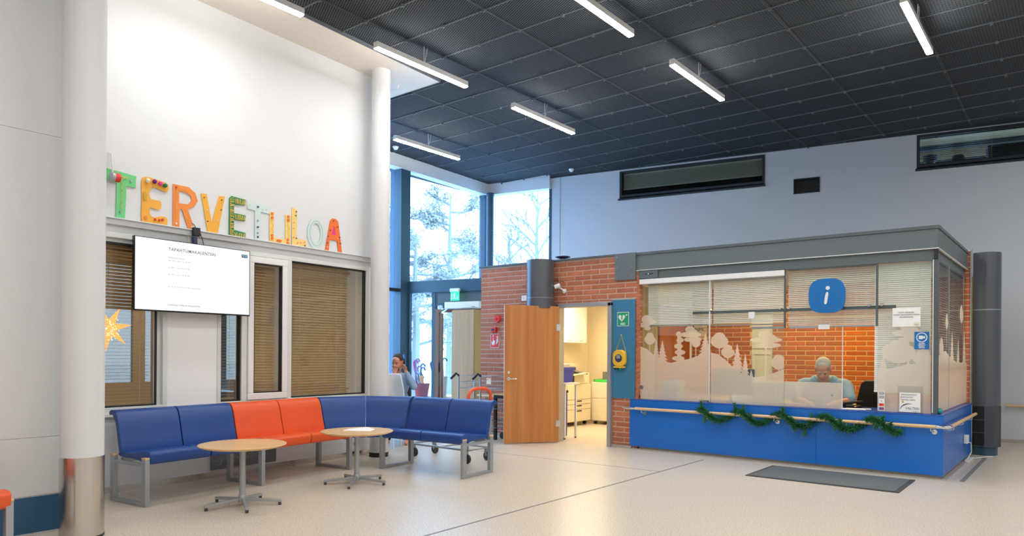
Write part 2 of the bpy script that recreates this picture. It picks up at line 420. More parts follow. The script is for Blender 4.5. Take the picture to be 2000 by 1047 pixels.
for y in PY:
    xa = -10.3 if y > 7.0 else -6.9
    if y > 12.2: xa = max(xa, -9.065+(y-12.66)/.189)
    if y < 14.6: MB().box(xa, 8, y-.007, y+.007, CZ-.006, CZ+.004).build('ceiling_rail', 'dark_rail', ceil)
cl = MB()
for y in PY[12:]:
    for k in range(30):
        x = -10.18+.622*k
        if y < 12.6+(x+9.065)*.189 and (x > -6.8 or y > 7.2) and x < 4: cl.box(x-.014, x+.014, y-.03, y-.004, CZ-.032, CZ)
o = cl.build('ceiling_clip', 'dark_rail', ceil); o['kind'] = 'stuff'
# white soffit along the left wall
sf = struct('trim_1')
MB().prism([(-6.69, 2.0), (-7.03, 7.10), (-8.6, 7.10), (-8.6, 2.0)], CZ-.03, CZ+.04, 'z').build('soffit_board', 'soffit_cream', sf)
MB().bar((-6.685, 2.0, CZ-.005), (-7.025, 7.105, CZ-.005), .012, .06).bar((-7.025, 7.105, CZ-.005), (-8.6, 7.105, CZ-.005), .012, .06).build('soffit_edge', 'dark_rail', sf)
MB().tube([(-7.9, 6.75, CZ-.03), (-7.75, 6.8, CZ-.09), (-7.6, 6.82, CZ-.09), (-7.57, 6.82, CZ-.03)], .012, 8).build('pipe', 'white_plastic', sf)

# left wall with its two windows
WZ0, WZ1 = .80, 2.548
wl = struct('wall_left', **LW)
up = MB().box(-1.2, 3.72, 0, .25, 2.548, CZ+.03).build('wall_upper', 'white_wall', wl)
MB().box(-1.2, -.9, 0, .25, .76, 2.548).box(.63, 1.203, 0, .25, .76, 2.548).box(3.475, 3.72, 0, .25, .76, 2.548).build('wall_pier', 'white_wall_lifted', wl)
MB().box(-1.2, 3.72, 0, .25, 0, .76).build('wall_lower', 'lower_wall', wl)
t2 = struct('trim_2', **LW)
MB().box(-1.0, 3.72, -.035, 0, 2.624, 2.686).build('ledge_shade_band', 'ledge_shade', t2)  # grey strip painted as the thin shadow below the white ledge
MB().box(-1.0, 3.72, -.06, 0, 2.680, 2.690).build('ledge_top', 'white_trim', t2)
sl = struct('trim_3', **LW)
MB().box(-1.0, 3.6, -.05, .02, .745, .785).build('sill_board', 'frame_white', sl, bevel=.006)
bl = struct('baseboard_left', **LW)
MB().box(-1.0, 3.7, -.012, 0, 0, .065).build('skirting', 'steel', bl)
def frame_rect(mb, x0, x1, z0, z1, t, y0, y1):
    mb.box(x0, x1, y0, y1, z1-t, z1).box(x0, x1, y0, y1, z0, z0+t).box(x0, x0+t, y0, y1, z0+t, z1-t).box(x1-t, x1, y0, y1, z0+t, z1-t)
    return mb
w1 = struct('window_1', **LW)
frame_rect(MB(), -.9, .63, .785, WZ1, .05, -.012, .10).build('window_frame', 'frame_silver', w1, bevel=.004)
frame_rect(MB(), -.85, .535, .828, 2.46, .022, .02, .07).build('gasket', 'black', w1)
MB().box(.512, .59, .03, .10, .83, 2.5).box(-.85, .58, .03, .1, 2.44, 2.5).build('frame_reveal', 'frame_silver', w1)
MB().box(-.84, .52, .045, .053, .835, 2.455).build('window_pane', 'tinted_glass', w1)
w2 = struct('window_2', **LW)
frame_rect(MB(), 1.203, 3.475, .785, WZ1, .045, -.012, .10).build('window_frame', 'frame_silver', w2, bevel=.004)
MB().box(1.505, 1.575, -.012, .10, .83, 2.503).box(2.13, 2.195, -.012, .1, .83, 2.503).build('mullion', 'frame_silver', w2, bevel=.003)
frame_rect(MB(), 1.58, 2.125, .835, 2.498, .075, -.03, .05).build('casement_frame', 'frame_white', w2, bevel=.006)
frame_rect(MB(), 1.655, 2.05, .91, 2.423, .014, -.02, .03).build('gasket', 'black', w2)
MB().box(1.665, 2.04, .0, .008, .915, 2.41).build('window_pane', 'tinted_glass', w2)
frame_rect(MB(), 2.195, 3.43, .83, 2.503, .016, .01, .06).build('gasket', 'black', w2)
MB().box(2.205, 3.42, .035, .043, .84, 2.49).build('window_pane', 'tinted_glass', w2)
frame_rect(MB(), 1.248, 1.505, .83, 2.503, .016, .01, .06).build('gasket', 'black', w2)
MB().box(1.255, 1.50, .035, .043, .84, 2.49).build('window_pane', 'tinted_glass', w2)

def blind(name, fr, x0, x1, zt, zb, pitch, y, tilt, depth, mt, label, group=None, cords=(), tilts=None, rail='frame_white', hr=.035):
    t = thing(name, label, 'blind', fr['loc'], fr['rotz'], group)
    MB().box(x0, x1, y-.02, y+.02, zt, zt+hr).build('headrail', rail, t)
    n = int((zt-zb)/pitch); meshes = {}
    def slat(tl):
        k = round(tl, 3)
        if k not in meshes:
            mb = MB(); c, s = math.cos(tl)*depth/2, math.sin(tl)*depth/2
            prof = [(-c, -s), (-c*.3, -s*.3+.0018), (c*.3, s*.3+.0018), (c, s)]
            vs_ = [(x, yy, zz) for x in (x0+.004, x1-.004) for yy, zz in prof]
            mb.add(vs_, [(i, i+1, i+5, i+4) for i in range(3)]); o = mb.build('slat', mt, t); meshes[k] = o; return o
        o = meshes[k].copy(); COL.objects.link(o); o.parent = t; return o
    for i in range(n):
        z = zt-pitch*(i+.6); tl = tilt if tilts is None else tilts(z)
        o = slat(tl); o.location = (0, y, z)
    cm = MB()
    for cx in cords: cm.box(cx-.0012, cx+.0012, y-depth/2-.003, y-depth/2-.001, zb, zt)
    if cords: cm.build('ladder_cord', 'white_plastic', t)
    MB().box(x0+.003, x1-.003, y-.012, y+.012, zb-.012, zb+.006).build('bottom_rail', rail, t)
    return t
blind('venetian_blind', LW, -.84, .51, 2.42, .86, .034, .12, R_(47), .042, 'blind_tan', 'brown venetian blind in the left window, closed above and open below', cords=(-.3, .40),
      tilts=lambda z: R_(47) if z > 1.82 else R_(3), rail='blind_tan')
blind('venetian_blind', LW, 1.25, 1.5, 2.45, .86, .034, .12, R_(47), .042, 'blind_tan', 'narrow brown blind in the slit window beside the television', cords=(1.42,),
      tilts=lambda z: R_(47) if z > 1.9 else R_(3), rail='blind_tan')
blind('venetian_blind', LW, 1.66, 2.05, 2.40, .92, .034, .12, R_(47), .042, 'blind_tan', 'closed brown venetian blind behind the narrow hinged casement', cords=(1.75,), rail='blind_tan')
blind('venetian_blind', LW, 2.2, 3.20, 2.46, .86, .034, .12, R_(47), .042, 'blind_tan', 'wide closed brown venetian blind in the big window by the white column', cords=(2.4, 3.0), rail='blind_tan')
blind('venetian_blind', LW, 3.14, 3.27, 2.44, .90, .034, .155, R_(35), .05, 'slat_white', 'strip of open slats whitened to look daylit at the right edge of the big window', rail='blind_tan')  # white slats stand for tan ones brightened by the window behind

# room behind the left wall
rm = struct('wall_side_room')
MB().box(-10.35, -10.25, -.2, 3.95, 0, 3.2).box(-10.35, -10.25, 3.95, 6.4, 0, .95).box(-10.35, -10.25, 3.95, 6.4, 2.6, 3.2).box(-10.35, -10.25, 6.05, 6.4, .9, 2.7).build('outer_wall', 'tan_room', rm)
MB().box(-10.35, -7.9, -.3, -.2, 0, 3.2).box(-10.35, -7.92, 6.4, 6.55, 0, 3.2).build('end_wall', 'tan_room', rm)
MB().box(-10.35, -7.8, -.3, 6.5, 3.2, 3.3).build('room_ceiling', 'white_wall', rm)
MB().box(-10.34, -10.26, 4.40, 4.56, .9, 2.7).box(-10.34, -10.26, 5.6, 5.7, .9, 2.7).build('window_post', 'tan_room', rm)
MB().box(-10.31, -10.30, 3.95, 6.05, .9, 2.6).build('window_pane', 'solar_glass', rm)
# paper star lamp
st = thing('paper_star_lamp', 'orange paper star lamp with lit dots hanging in the left window', 'lamp', (-7.56, 3.0, 1.62), R_(94.1))
pts = []
for i in range(14):
    a = 2*PI*i/14+.15; r = .24 if i % 2 == 0 else .085
    pts.append((r*math.cos(a), r*math.sin(a)))
stv = [(x, 0, z) for x, z in pts]+[(0, -.05, 0), (0, .05, 0)]
MB().add(stv, [(i, (i+1) % 14, 14) for i in range(14)]+[((i+1) % 14, i, 15) for i in range(14)]).build('star_body', 'star_glow', st)
dm = MB()
for i in range(60):
    a = random.uniform(0, 2*PI); r = random.uniform(.02, .13)
    dm.ell((r*math.cos(a), -.05*(1-r/.24)-.004, r*math.sin(a)), .004, 6)
dm.build('light_dot', 'dot_glow', st)['kind'] = 'stuff'
MB().tube([(0, 0, .2), (0, 0, .9)], .003, 6).build('cord', 'white_plastic', st)

# near wall on the far left, its groove lines and blue skirting
nw = struct('wall_near_left')
for z0, z1 in ((.295, .728), (.736, 3.024), (3.036, CZ)):
    MB().box(-7.3, -6.17, -6.5, 2.16, z0, z1).build('wall_panel', 'white_wall', nw, bevel=.003)
MB().box(-7.3, -6.176, -6.5, 2.15, 0, CZ).build('wall_core', 'white_trim', nw)
MB().box(-7.3, -6.166, -6.5, 2.162, .02, .288).build('blue_skirting_panel', 'skirting_blue', nw)
# walls out of view that close the hall
wr = struct('wall_right'); MB().box(8, 8.2, -6.5, 17, 0, CZ+.1).build('wall_surface', 'white_wall', wr)
wk = struct('wall_rear'); MB().box(-7.3, 8.2, -6.5, -6.3, 0, CZ+.1).build('wall_surface', 'white_wall', wk)

# far wall
fw = struct('wall_far', **WB)
HW = [(1.58, 4.44, 4.565, 5.155), (6.92, 9.6, 4.565, 5.17)]        # high windows x0 x1 z0 z1
VT = (4.945, 5.395, 4.355, 4.635)
mb = MB(); mb.box(0, 17.5, 0, .2, 0, 4.355).box(0, 17.5, 0, .2, 5.17, CZ+.1)
xs = [(0, 1.58), (4.44, 4.945), (5.395, 6.92), (9.6, 17.5)]
for a, b in xs: mb.box(a, b, 0, .2, 4.355, 5.17)
mb.box(1.58, 4.44, 0, .2, 4.355, 4.565).box(6.92, 9.6, 0, .2, 4.355, 4.565).box(4.945, 5.395, 0, .2, 4.635, 5.17).box(1.58, 4.44, 0, .2, 5.155, 5.17)
mb.build('wall_surface', 'hall_wall_grey', fw)
MB().box(-1.5, 17, -.05, 0, CZ-.012, CZ+.01).build('ceiling_edge_trim', 'frame_black', fw)
MB().box(0, .235, -.012, 0, 2.6, CZ-.02).build('corner_casing', 'hall_wall_grey', fw)
for i, (a, b, z0, z1) in enumerate(HW):
    wn_ = struct('window_%d' % (3+i), **WB)
    frame_rect(MB(), a, b, z0+.05, z1, .045, -.012, .12).build('window_frame', 'frame_black', wn_)
    MB().prism([(-.05, z0-.01), (-.05, z0+.015), (.05, z0+.06), (.05, z0-.01)], a-.02, b+.01, 'x').build('window_sill', 'frame_black', wn_)
    MB().box(a+.04, b-.04, .05, .058, z0+.09, z1-.04).build('window_pane', 'tinted_glass', wn_)
blind('venetian_blind', WB, 1.63, 4.39, 5.09, 4.80, .022, .10, R_(62), .026, 'blind_dark', 'dark half lowered blind in the high window above the booth', cords=(2.4, 3.2, 4.1), rail='blind_dark')
blind('venetian_blind', WB, 6.97, 9.5, 5.12, 4.66, .030, .10, R_(4), .024, 'black', 'open dark blind in the high window at the right edge', cords=(8.0,), rail='black')
gr = struct('wall_upper_rooms', **WB)
MB().box(1.4, 4.7, 1.6, 1.65, 4.3, 5.2).box(1.35, 1.4, .2, 1.65, 4.3, 5.2).box(4.7, 4.75, .2, 1.65, 4.3, 5.2).box(1.4, 4.7, .2, 1.6, 5.2, 5.25).box(1.4, 4.7, .2, 1.6, 4.3, 4.34).build('room_shell', 'black', gr)
MB().box(6.8, 11.0, 1.8, 1.85, 4.3, 5.4).box(6.75, 6.8, .2, 1.85, 4.3, 5.4).box(11, 11.05, .2, 1.85, 4.3, 5.4).box(6.8, 11, .2, 1.8, 5.4, 5.42).build('room_shell', 'tan_room', gr)
MB().box(6.8, 11, 1.5, 1.6, 4.96, 5.06).box(6.8, 11, 1.5, 1.6, 4.60, 4.67).box(6.8, 9, .9, 1.0, 5.12, 5.2).build('dark_beam', 'black', gr)
MB().box(1.75, 1.95, 1.5, 1.55, 4.62, 4.88).box(2.15, 3.1, 1.5, 1.55, 4.62, 4.85).build('blue_panel', 'panel_blue', gr)
ulo = area('upper_room_light', (-9.065+9.6*math.cos(R_(10.7))-1.2*math.sin(R_(10.7)), 12.562+9.6*math.sin(R_(10.7))+1.2*math.cos(R_(10.7)), 5.34), .9, .3, 1.4, (1, .78, .42))
# silhouettes on the sill of the right-hand high window
def on(fr, x, y, z=0):
    a = fr['rotz']; return (fr['loc'][0]+x*math.cos(a)-y*math.sin(a), fr['loc'][1]+x*math.sin(a)+y*math.cos(a), z)
mt_ = thing('storage_box', 'large dark box standing behind the high right window', 'box', on(WB, 7.98, .35, 4.34), WB['rotz'])
MB().box(0, .62, 0, .35, 0, .58).build('box_body', 'black', mt_, bevel=.01); MB().box(-.01, .63, -.01, .36, .58, .61).build('lid', 'black', mt_)
for k, (x, label) in enumerate(((7.13, 'dark dress form silhouette at the left of the high right window'), (7.55, 'dark round topped stool back in the high right window'))):
    t = thing('office_chair' if k else 'dress_form', label, 'chair' if k else 'dummy', on(WB, x, .4, 4.34), WB['rotz'])
    if k:
        MB().prism(rrect(-.09, .09, .10, .52, .05), -.02, .02, 'y').build('backrest', 'black', t); MB().box(-.1, .1, -.1, .1, .0, .1).build('seat', 'black', t)
    else:
        MB().lathe([(.03, 0), (.03, .2), (.07, .22), (.05, .36), (.10, .46), (.11, .55), (.03, .58)], 16).build('torso', 'black', t)
        MB().bar((-.16, 0, .1), (.12, 0, .12), .03, .08).build('stand', 'black', t)
# air grille
vt = thing('ventilation_grille', 'black rectangular ventilation grille on the pale far wall', 'vent', WB['loc'], WB['rotz'])
frame_rect(MB(), VT[0], VT[1], VT[2], VT[3], .012, -.008, .05).build('grille_frame', 'anthracite_blue', vt)
MB().box(VT[0], VT[1], .1, .11, VT[2], VT[3]).build('backing', 'black', vt)
for k in range(9):
    z = VT[2]+.025+k*.029; MB().bar((VT[0]+.01, .02, z), (VT[1]-.01, .02, z), .02, .003).build('louvre', 'black', vt)
# wooden rail on the far wall at right
fr_ = thing('wall_handrail', 'pale wooden handrail on the far wall right of the dark duct', 'handrail', WB['loc'], WB['rotz'])
MB().tube([(8.2, -.07, .60), (14, -.07, .60)], .022, 12).build('rail', 'rail_wood', fr_, smooth=True)
for x in (8.5, 10, 11.5, 13): MB().tube([(x, -.07, .585), (x, -.07, .55), (x, 0, .55)], .008, 8).build('bracket', 'chrome', fr_)
bf = struct('baseboard_far', **WB); MB().box(7.2, 17, -.012, 0, 0, .05).build('skirting', 'plinth', bf)

# facade glazing
fa = struct('window_5', **FA)           # left facade, x = 0 at the entrance screen
MB().box(-4.2, 2.85, -.09, .12, 4.96, CZ+.06).build('head_casing', 'white_trim', fa)
MB().box(-.24, .02, -.06, .13, 0, 4.96).build('post', 'anthracite_blue', fa)
MB().box(2.50, 2.60, -.02, .12, 2.6, 4.96).build('post', 'anthracite_blue', fa)
MB().box(-4.1, -4.0, -.06, .13, 0, 4.96).box(-2.2, -2.12, -.06, .13, 0, 4.96).build('post', 'anthracite_blue', fa)
MB().box(-4.1, .0, -.05, .10, 2.57, 2.63).build('transom', 'black', fa)
MB().box(-4.1, 2.6, .0, .12, 0, .12).build('bottom_rail', 'anthracite_blue', fa)
MB().box(-4.0, -.24, .03, .04, .12, 4.96).build('glass_pane', 'facade_glass', fa)
MB().box(.02, 2.50, .03, .04, .12, 4.96).build('glass_pane', 'facade_glass', fa)
fb = struct('window_6', **FB)
MB().box(-.05, 1.60, -.09, .12, 4.96, CZ+.06).build('head_casing', 'white_trim', fb)
MB().box(0, 1.58, .03, .04, .1, 4.96).build('glass_pane', 'facade_glass', fb)
MB().box(0, .08, -.0, .10, 0, 4.96).box(1.56, 1.62, -.02, .1, 0, 4.96).build('post', 'anthracite_blue', fb)
MB().box(0, 1.6, 0, .08, 2.6, 2.75).build('transom', 'anthracite_blue', fb)
cc = thing('corner_column', 'slim dark blue round column in the glazed corner', 'column', (-10.41, 12.13, 0))
MB().lathe([(.085, 0), (.085, 4.97)], 24).build('shaft', 'anthracite_blue', cc, smooth=True)
# side closure between left room and facade
ws = struct('wall_recess'); MB().box(-10.5, -7.66, 6.35, 6.55, 0, CZ+.05).build('wall_surface', 'white_wall', ws)

# entrance screen with glazed pane and door
es = struct('door_1', **SC)
MB().box(-.02, 2.2, -.05, .06, 2.55, 2.78).build('head_beam', 'anthracite_blue', es, bevel=.004)
MB().box(.0, .09, -.03, .05, 0, 2.55).build('jamb', 'anthracite_blue', es)
MB().box(.615, .70, -.03, .05, 0, 2.55).build('jamb', 'anthracite_blue', es)
MB().box(.09, .615, -.02, .04, .0, .42).build('lower_rail', 'anthracite_blue', es)
MB().box(.70, 2.2, -.02, .04, 2.30, 2.55).build('header_panel', 'anthracite', es)
frame_rect(MB(), .72, 2.2, 2.32, 2.53, .012, -.028, -.02).build('panel_bead', 'anthracite_blue', es)
MB().box(.09, .615, .0, .008, .42, 2.55).build('glass_pane', 'facade_glass', es)
MB().box(.70, .79, -.05, .04, 0, 2.22).box(.79, 1.75, -.05, .04, 2.16, 2.22).build('door_frame', 'brown_frame', es)
MB().box(.86, .905, -.10, -.05, .25, 2.14).build('pull_bar', 'brown_frame', es, bevel=.01)
MB().box(.79, 1.75, .0, .008, .05, 2.16).build('door_pane', 'facade_glass', es)
MB().box(.79, .83, -.02, .03, 1.02, 1.2).build('lock_plate', 'black', es)
do = thing('door_operator', 'long silver automatic door operator box under the exit sign', 'door closer', SC['loc'], SC['rotz'])
MB().box(.99, 1.75, -.16, -.03, 2.225, 2.345).build('housing', 'frame_white', do, bevel=.008)
MB().box(.95, .99, -.15, -.04, 2.23, 2.33).build('end_cap', 'black', do)
text('maker_mark', 'besam', .03, 'text_dark', do, (1.63, -.162, 2.25))
MB().bar((1.05, -.1, 2.23), (.9, -.1, 2.16), .02, .02).build('arm', 'chrome', do)
ex = thing('exit_sign', 'small green lit exit sign with running man and arrow', 'sign', on(SC, 1.2, -.12, 2.44), SC['rotz'])
MB().box(-.10, .10, -.03, .03, .10, .16).build('housing', 'white_plastic', ex, bevel=.005)
MB().box(-.095, .095, -.006, .006, -.07, .10).build('sign_plate', 'exit_glow', ex)
flat('running_man', [[(-.02, .07), (.0, .085), (.015, .07), (.005, .05), (.03, .035), (.02, .03), (.0, .035), (.01, .0), (.03, -.03), (.015, -.04), (-.005, -.01), (-.03, -.04), (-.045, -.03), (-.02, .0), (-.02, .03), (-.04, .01), (-.045, .025)]], .002, 'white_plastic', ex, y=-.0065)
flat('arrow', [[(.05, .02), (.05, -.02), (.04, -.02), (.06, -.05), (.08, -.02), (.07, -.02), (.07, .02)]], .002, 'white_plastic', ex, y=-.0065)
flat('door_mark', [[(-.08, -.05), (-.06, -.05), (-.06, .07), (-.08, .07)]], .002, 'white_plastic', ex, y=-.0065)

vr = struct('trim_6'); MB().prism([(-10.40, 9.71), (-8.22, 10.12), (-8.22, 12.55), (-10.56, 12.15)], 2.66, 2.76, 'z').build('vestibule_roof', 'white_trim', vr)
# tall oak cabinet beside the entrance
cb = thing('tall_cabinet', 'tall light oak cabinet standing beside the brick wall end', 'cabinet', (-9.12, 9.58, 0))
MB().box(0, .55, .0, .28, .03, 2.18).build('body', 'cabinet_oak', cb, bevel=.003)
MB().box(.003, .545, -.018, -.001, .04, 2.17).build('door', 'cabinet_oak', cb, bevel=.002)
MB().box(.02, .53, .02, .26, 0, .03).build('plinth', 'black', cb)

# ------------------------------------------------------------------ brick walls
BL, BH = .300, .0767
def brick_wall(name, loc, rotz, x0, x1, z0, z1, holes=(), skip=(), cap=300, y=0, core=True, thick=.12, mts=('brick', 'mortar')):
    wst = struct(name, loc, rotz)
    if core:
        mb = MB(); zs = sorted({z0, z1} | {h for q in holes for h in q[2:]})
        for a, b in zip(zs[:-1], zs[1:]):
            cuts = sorted((q[0], q[1]) for q in holes if q[2] <= a and q[3] >= b); cur = x0
            for c0, c1 in cuts: mb.box(cur, c0, 0, thick, a, b); cur = c1
            if cur < x1: mb.box(cur, x1, 0, thick, a, b)
        mb.build('mortar', mts[1], wst)
    cache = {}; n = 0; rest = MB(); rows = int((z1-z0)/BH+.5)
    for r in range(rows-1, -1, -1):
        zb = z0+r*BH; off = -(BL/2)*(r % 2) + random.uniform(-.003, .003); x = x0+off
        while x < x1:
            segs = [(max(x, x0), min(x+BL-.014, x1))]
            for h in list(holes)+list(skip):
                if zb+BH/2 > h[2] and zb+BH/2 < h[3]:
                    ns = []
                    for a, b in segs:
                        if b <= h[0] or a >= h[1]: ns.append((a, b))
                        else:
                            if a < h[0]: ns.append((a, h[0]))
                            if b > h[1]: ns.append((h[1], b))
                    segs = ns
            for a, b in segs:
                L = b-a
                if L < .02: continue
                if n >= cap: rest.box(a, b, -.007, .03, zb+.0075, zb+BH-.0075); continue
                k = round(L, 2)
                if k not in cache:
                    e = .004; hz = BH-.015
                    mb = MB().add([(0, .03, 0), (L, .03, 0), (L, .03, hz), (0, .03, hz), (0, -.004, 0), (L, -.004, 0), (L, -.004, hz), (0, -.004, hz),
                              (e, -.008, e), (L-e, -.008, e), (L-e, -.008, hz-e), (e, -.008, hz-e)],
                             [(0, 1, 5, 4), (1, 2, 6, 5), (2, 3, 7, 6), (3, 0, 4, 7), (4, 5, 9, 8), (5, 6, 10, 9), (6, 7, 11, 10), (7, 4, 8, 11), (8, 9, 10, 11)])
                    o = mb.build('brick', mts[0], wst); cache[k] = o
                else:
                    o = cache[k].copy(); COL.objects.link(o)
                o.location = (a, y+random.uniform(-.001, .001), zb+.0075); n += 1
            x += BL
    if rest.v: rest.build('brick_rest', mts[0], wst)['kind'] = 'stuff'
    return wst
DX0, DX1, DZ = -6.53, -5.55, 2.165
brick_wall('wall_brick_front', (0, 9.302, 0), 0, -8.17, -5.10, 0, 2.86, holes=[(DX0, DX1, 0, DZ)], skip=[(-5.56, -5.15, .75, 2.2)], cap=298, thick=.09)
tr4 = struct('trim_4'); MB().box(-8.19, -5.48, 9.26, 9.44, 2.86, 2.885).build('coping', 'anthracite', tr4)
bbk = struct('baseboard_front'); MB().box(-5.55, -5.2, 9.275, 9.29, 0, .04).box(-8.17, -6.5, 9.275, 9.29, 0, .04).build('skirting', 'plinth', bbk)
# end face of the brick wall by the glass
brick_wall('wall_brick_end', (-5.10, 9.29, 0), R_(90), .0, .12, .73, 2.49, core=False)
# back wall of the booth
YB = 11.90
brick_wall('wall_brick_booth', (0, YB, 0), 0, -5.45, -1.25, .70, 2.52, holes=[(-4.39, -4.03, .70, 2.1)], cap=300, mts=('brick_warm_lit', 'mortar_warm_lit'))
brick_wall('wall_brick_pier', (0, 11.88, 0), 0, -1.53, -1.265, .735, 2.88, cap=300, thick=.015)
pe = struct('trim_5'); MB().box(-1.263, -1.25, 11.86, 11.93, 0, 2.90).build('edge_strip', 'leg_grey', pe)
# walls of the booth and back room
bw = struct('wall_booth_inner')
MB().box(-5.50, -5.45, 9.42, 12.7, 0, 2.75).build('partition', 'cream_paint', bw)
MB().box(-5.45, -1.27, YB+.12, YB+.2, 0, 2.9).box(-5.45, -1.27, YB, YB+.12, 0, .70).box(-5.45, -1.27, YB, YB+.12, 2.52, 2.9).build('back_wall', 'cream_paint', bw)
MB().box(-5.45, -1.35, 9.42, YB, 2.68, 2.74).build('booth_ceiling', 'white_trim', bw)
MB().box(-8.17, -8.10, 9.41, 12.8, 0, 2.75).box(-8.25, -5.5, 12.62, 12.8, 0, 2.75).build('room_wall', 'cream_paint', bw)
MB().box(-8.17, -5.45, 9.41, 12.8, 2.62, 2.75).build('room_ceiling', 'white_trim', bw)
bd = struct('door_2')
MB().box(-5.45, -5.40, 10.55, 11.75, 0, 2.2).build('door_leaf', 'booth_wood', bd)
MB().box(-4.39, -4.03, YB+.03, YB+.06, .7, 2.1).build('bright_doorway_panel', 'white_plastic', bd)  # white panel in place of the bright lit corridor beyond
frame_rect(MB(), -4.38, -4.06, .75, 1.42, .02, YB+.015, YB+.03).box(-4.38, -4.06, YB+.015, YB+.03, 1.5, 1.53).build('door_moulding', 'white_plastic', bd)

# wood door to the back room
d3 = struct('door_3')
MB().box(DX0-.01, DX0+.04, 9.23, 9.40, 0, DZ).box(DX1-.04, DX1+.02, 9.23, 9.40, 0, DZ).box(DX0-.01, DX1+.02, 9.23, 9.40, DZ-.05, DZ+.015).build('door_frame', 'leg_grey', d3, bevel=.004)
ang = math.atan2(8.413-9.17, -6.902+6.41)
leaf = struct('door_4', (-6.43, 9.17, 0), ang)     # local x runs from hinge to free edge
LL = .90
MB().box(.0, LL, -.02, .02, .012, 2.13).build('door_leaf', 'door_wood', leaf, bevel=.002)
hd = MB().tube([(.835, .02, 1.0), (.835, .07, 1.0), (.72, .07, 1.0)], .009, 10).lathe([(.026, .02), (.026, .03)], 20, (.835, 0, 1.0), 'y').lathe([(.022, .02), (.022, .032)], 20, (.835, 0, 1.10), 'y')
hd.build('door_handle', 'chrome', leaf, smooth=True)
for z in (.3, 1.8): MB().tube([(-.012, .0, z-.05), (-.012, .0, z+.05)], .011, 10).box(-.01, .05, .019, .023, z-.05, z+.05).build('hinge', 'chrome', leaf)

# steel plate and dark blue backing panel with the defibrillator
bp_ = thing('blue_backing_panel', 'tall blue board on the brick wall behind the yellow defibrillator', 'panel', (0, 9.284, 0))
MB().box(-5.545, -5.145, -.008, .0, .735, 2.20).build('board', 'panel_blue', bp_)
for x in (-5.525, -5.165):
    for z in (.78, 1.45, 2.15): MB().lathe([(.006, -.011), (.006, -.007)], 10, (x, 0, z), 'y').build('screw', 'chrome', bp_)
aed = thing('aed_sign', 'green and white AED sign with heart and lightning bolt', 'sign', (-5.345, 9.274, 1.91))
MB().box(-.098, .098, -.004, .0, -.105, .105).build('sign_border', 'white_plastic', aed)
MB().box(-.09, .09, -.006, -.004, -.097, .097).build('sign_plate', 'sign_green', aed)
heart = []
for i in range(28):
    t_ = 2*PI*i/28; heart.append((-.02+.0042*16*math.sin(t_)**3*.85, .02+.0042*(13*math.cos(t_)-5*math.cos(2*t_)-2*math.cos(3*t_)-math.cos(4*t_))*.85))
flat('heart', [heart], .002, 'white_plastic', aed, y=-.006)
flat('lightning_bolt', [[(-.015, .055), (-.035, .01), (-.02, .012), (-.028, -.03), (.0, .022), (-.014, .02), (-.002, .055)]], .002, 'sign_green', aed, y=-.008)
flat('cross', [[(.045, .055), (.045, .065), (.055, .065), (.055, .075), (.065, .075), (.065, .065), (.075, .065), (.075, .055), (.065, .055), (.065, .045), (.055, .045), (.055, .055)]], .002, 'white_plastic', aed, y=-.006)
text('sign_text', 'AED', .045, 'white_plastic', aed, (.0, -.0075, -.072), bold=.001)
df = thing('defibrillator', 'yellow defibrillator with dark oval window hanging by a cord', 'defibrillator', (-5.375, 9.243, 1.33))
MB().prism([(x, z) for x, z in rrect(-.105, .105, -.125, .125, .085, 8)], -.045, .03, 'y').build('case', 'aed_yellow', df, bevel=.018, seg=3)
MB().lathe([(.055, -.052), (.06, -.045)], 28, (0, 0, 0), 'y').build('window', 'navy', df, smooth=True)
MB().box(-.03, .03, -.055, -.05, -.005, .045).build('display', 'leg_grey', df)
MB().box(-.09, .09, -.04, .02, -.145, -.12).build('base', 'aed_yellow', df, bevel=.006)
for x, c in ((-.07, 'black'), (-.03, 'navy'), (.02, 'sign_green')): MB().box(x-.012, x+.012, -.03, -.01, -.17, -.14).build('tag', c, df)
MB().tube([(-.09, .02, .08), (.005, .03, .34), (.09, .02, .08)], .005, 8).build('carry_cord', 'cord_yellow', df)
MB().tube([(.005, .045, .34), (.005, .01, .345)], .008, 8).build('hook', 'white_plastic', df)
# alarm, call point and fire sign
al = thing('alarm_bell', 'round red alarm bell on the brick wall beside the wooden door', 'alarm', (-7.765, 9.293, 1.97))
MB().lathe([(.055, -.05), (.062, -.03), (.055, 0)], 24, (0, 0, 0), 'y').build('bell', 'fire_red', al, smooth=True); MB().lathe([(.02, -.056), (.022, -.05)], 16, (0, 0, 0), 'y').build('hub', 'red_plastic', al)
cp = thing('fire_call_point', 'small red fire call point box above the red sign', 'alarm', (-7.85, 9.293, 1.79))
MB().box(-.055, .055, -.05, 0, -.045, .045).build('box', 'fire_red', cp, bevel=.006); MB().box(-.03, .03, -.053, -.05, -.02, .02).build('button_plate', 'black', cp)
fs = thing('fire_sign', 'red and white fire alarm sign with pressing hand and flames', 'sign', (-7.845, 9.292, 1.60))
MB().box(-.098, .098, -.004, 0, -.12, .12).build('sign_border', 'white_plastic', fs); MB().box(-.09, .09, -.006, -.004, -.112, .112).build('sign_plate', 'fire_red', fs)
flat('hand', [[(-.055, -.07), (-.01, -.07), (.005, -.03), (.005, .0), (-.01, .01), (-.025, .005), (-.028, .06), (-.04, .06), (-.042, -.01), (-.055, -.02), (-.07, .0), (-.068, -.04)]], .002, 'white_plastic', fs, y=-.006)
for k in range(3): flat('flame', [[(.02+k*.02, -.06+k*.045), (.045+k*.012, -.05+k*.045), (.07, -.02+k*.04), (.075, .03+k*.025), (.055, .0+k*.04), (.04, -.02+k*.045)]], .002, 'white_plastic', fs, y=-.006)
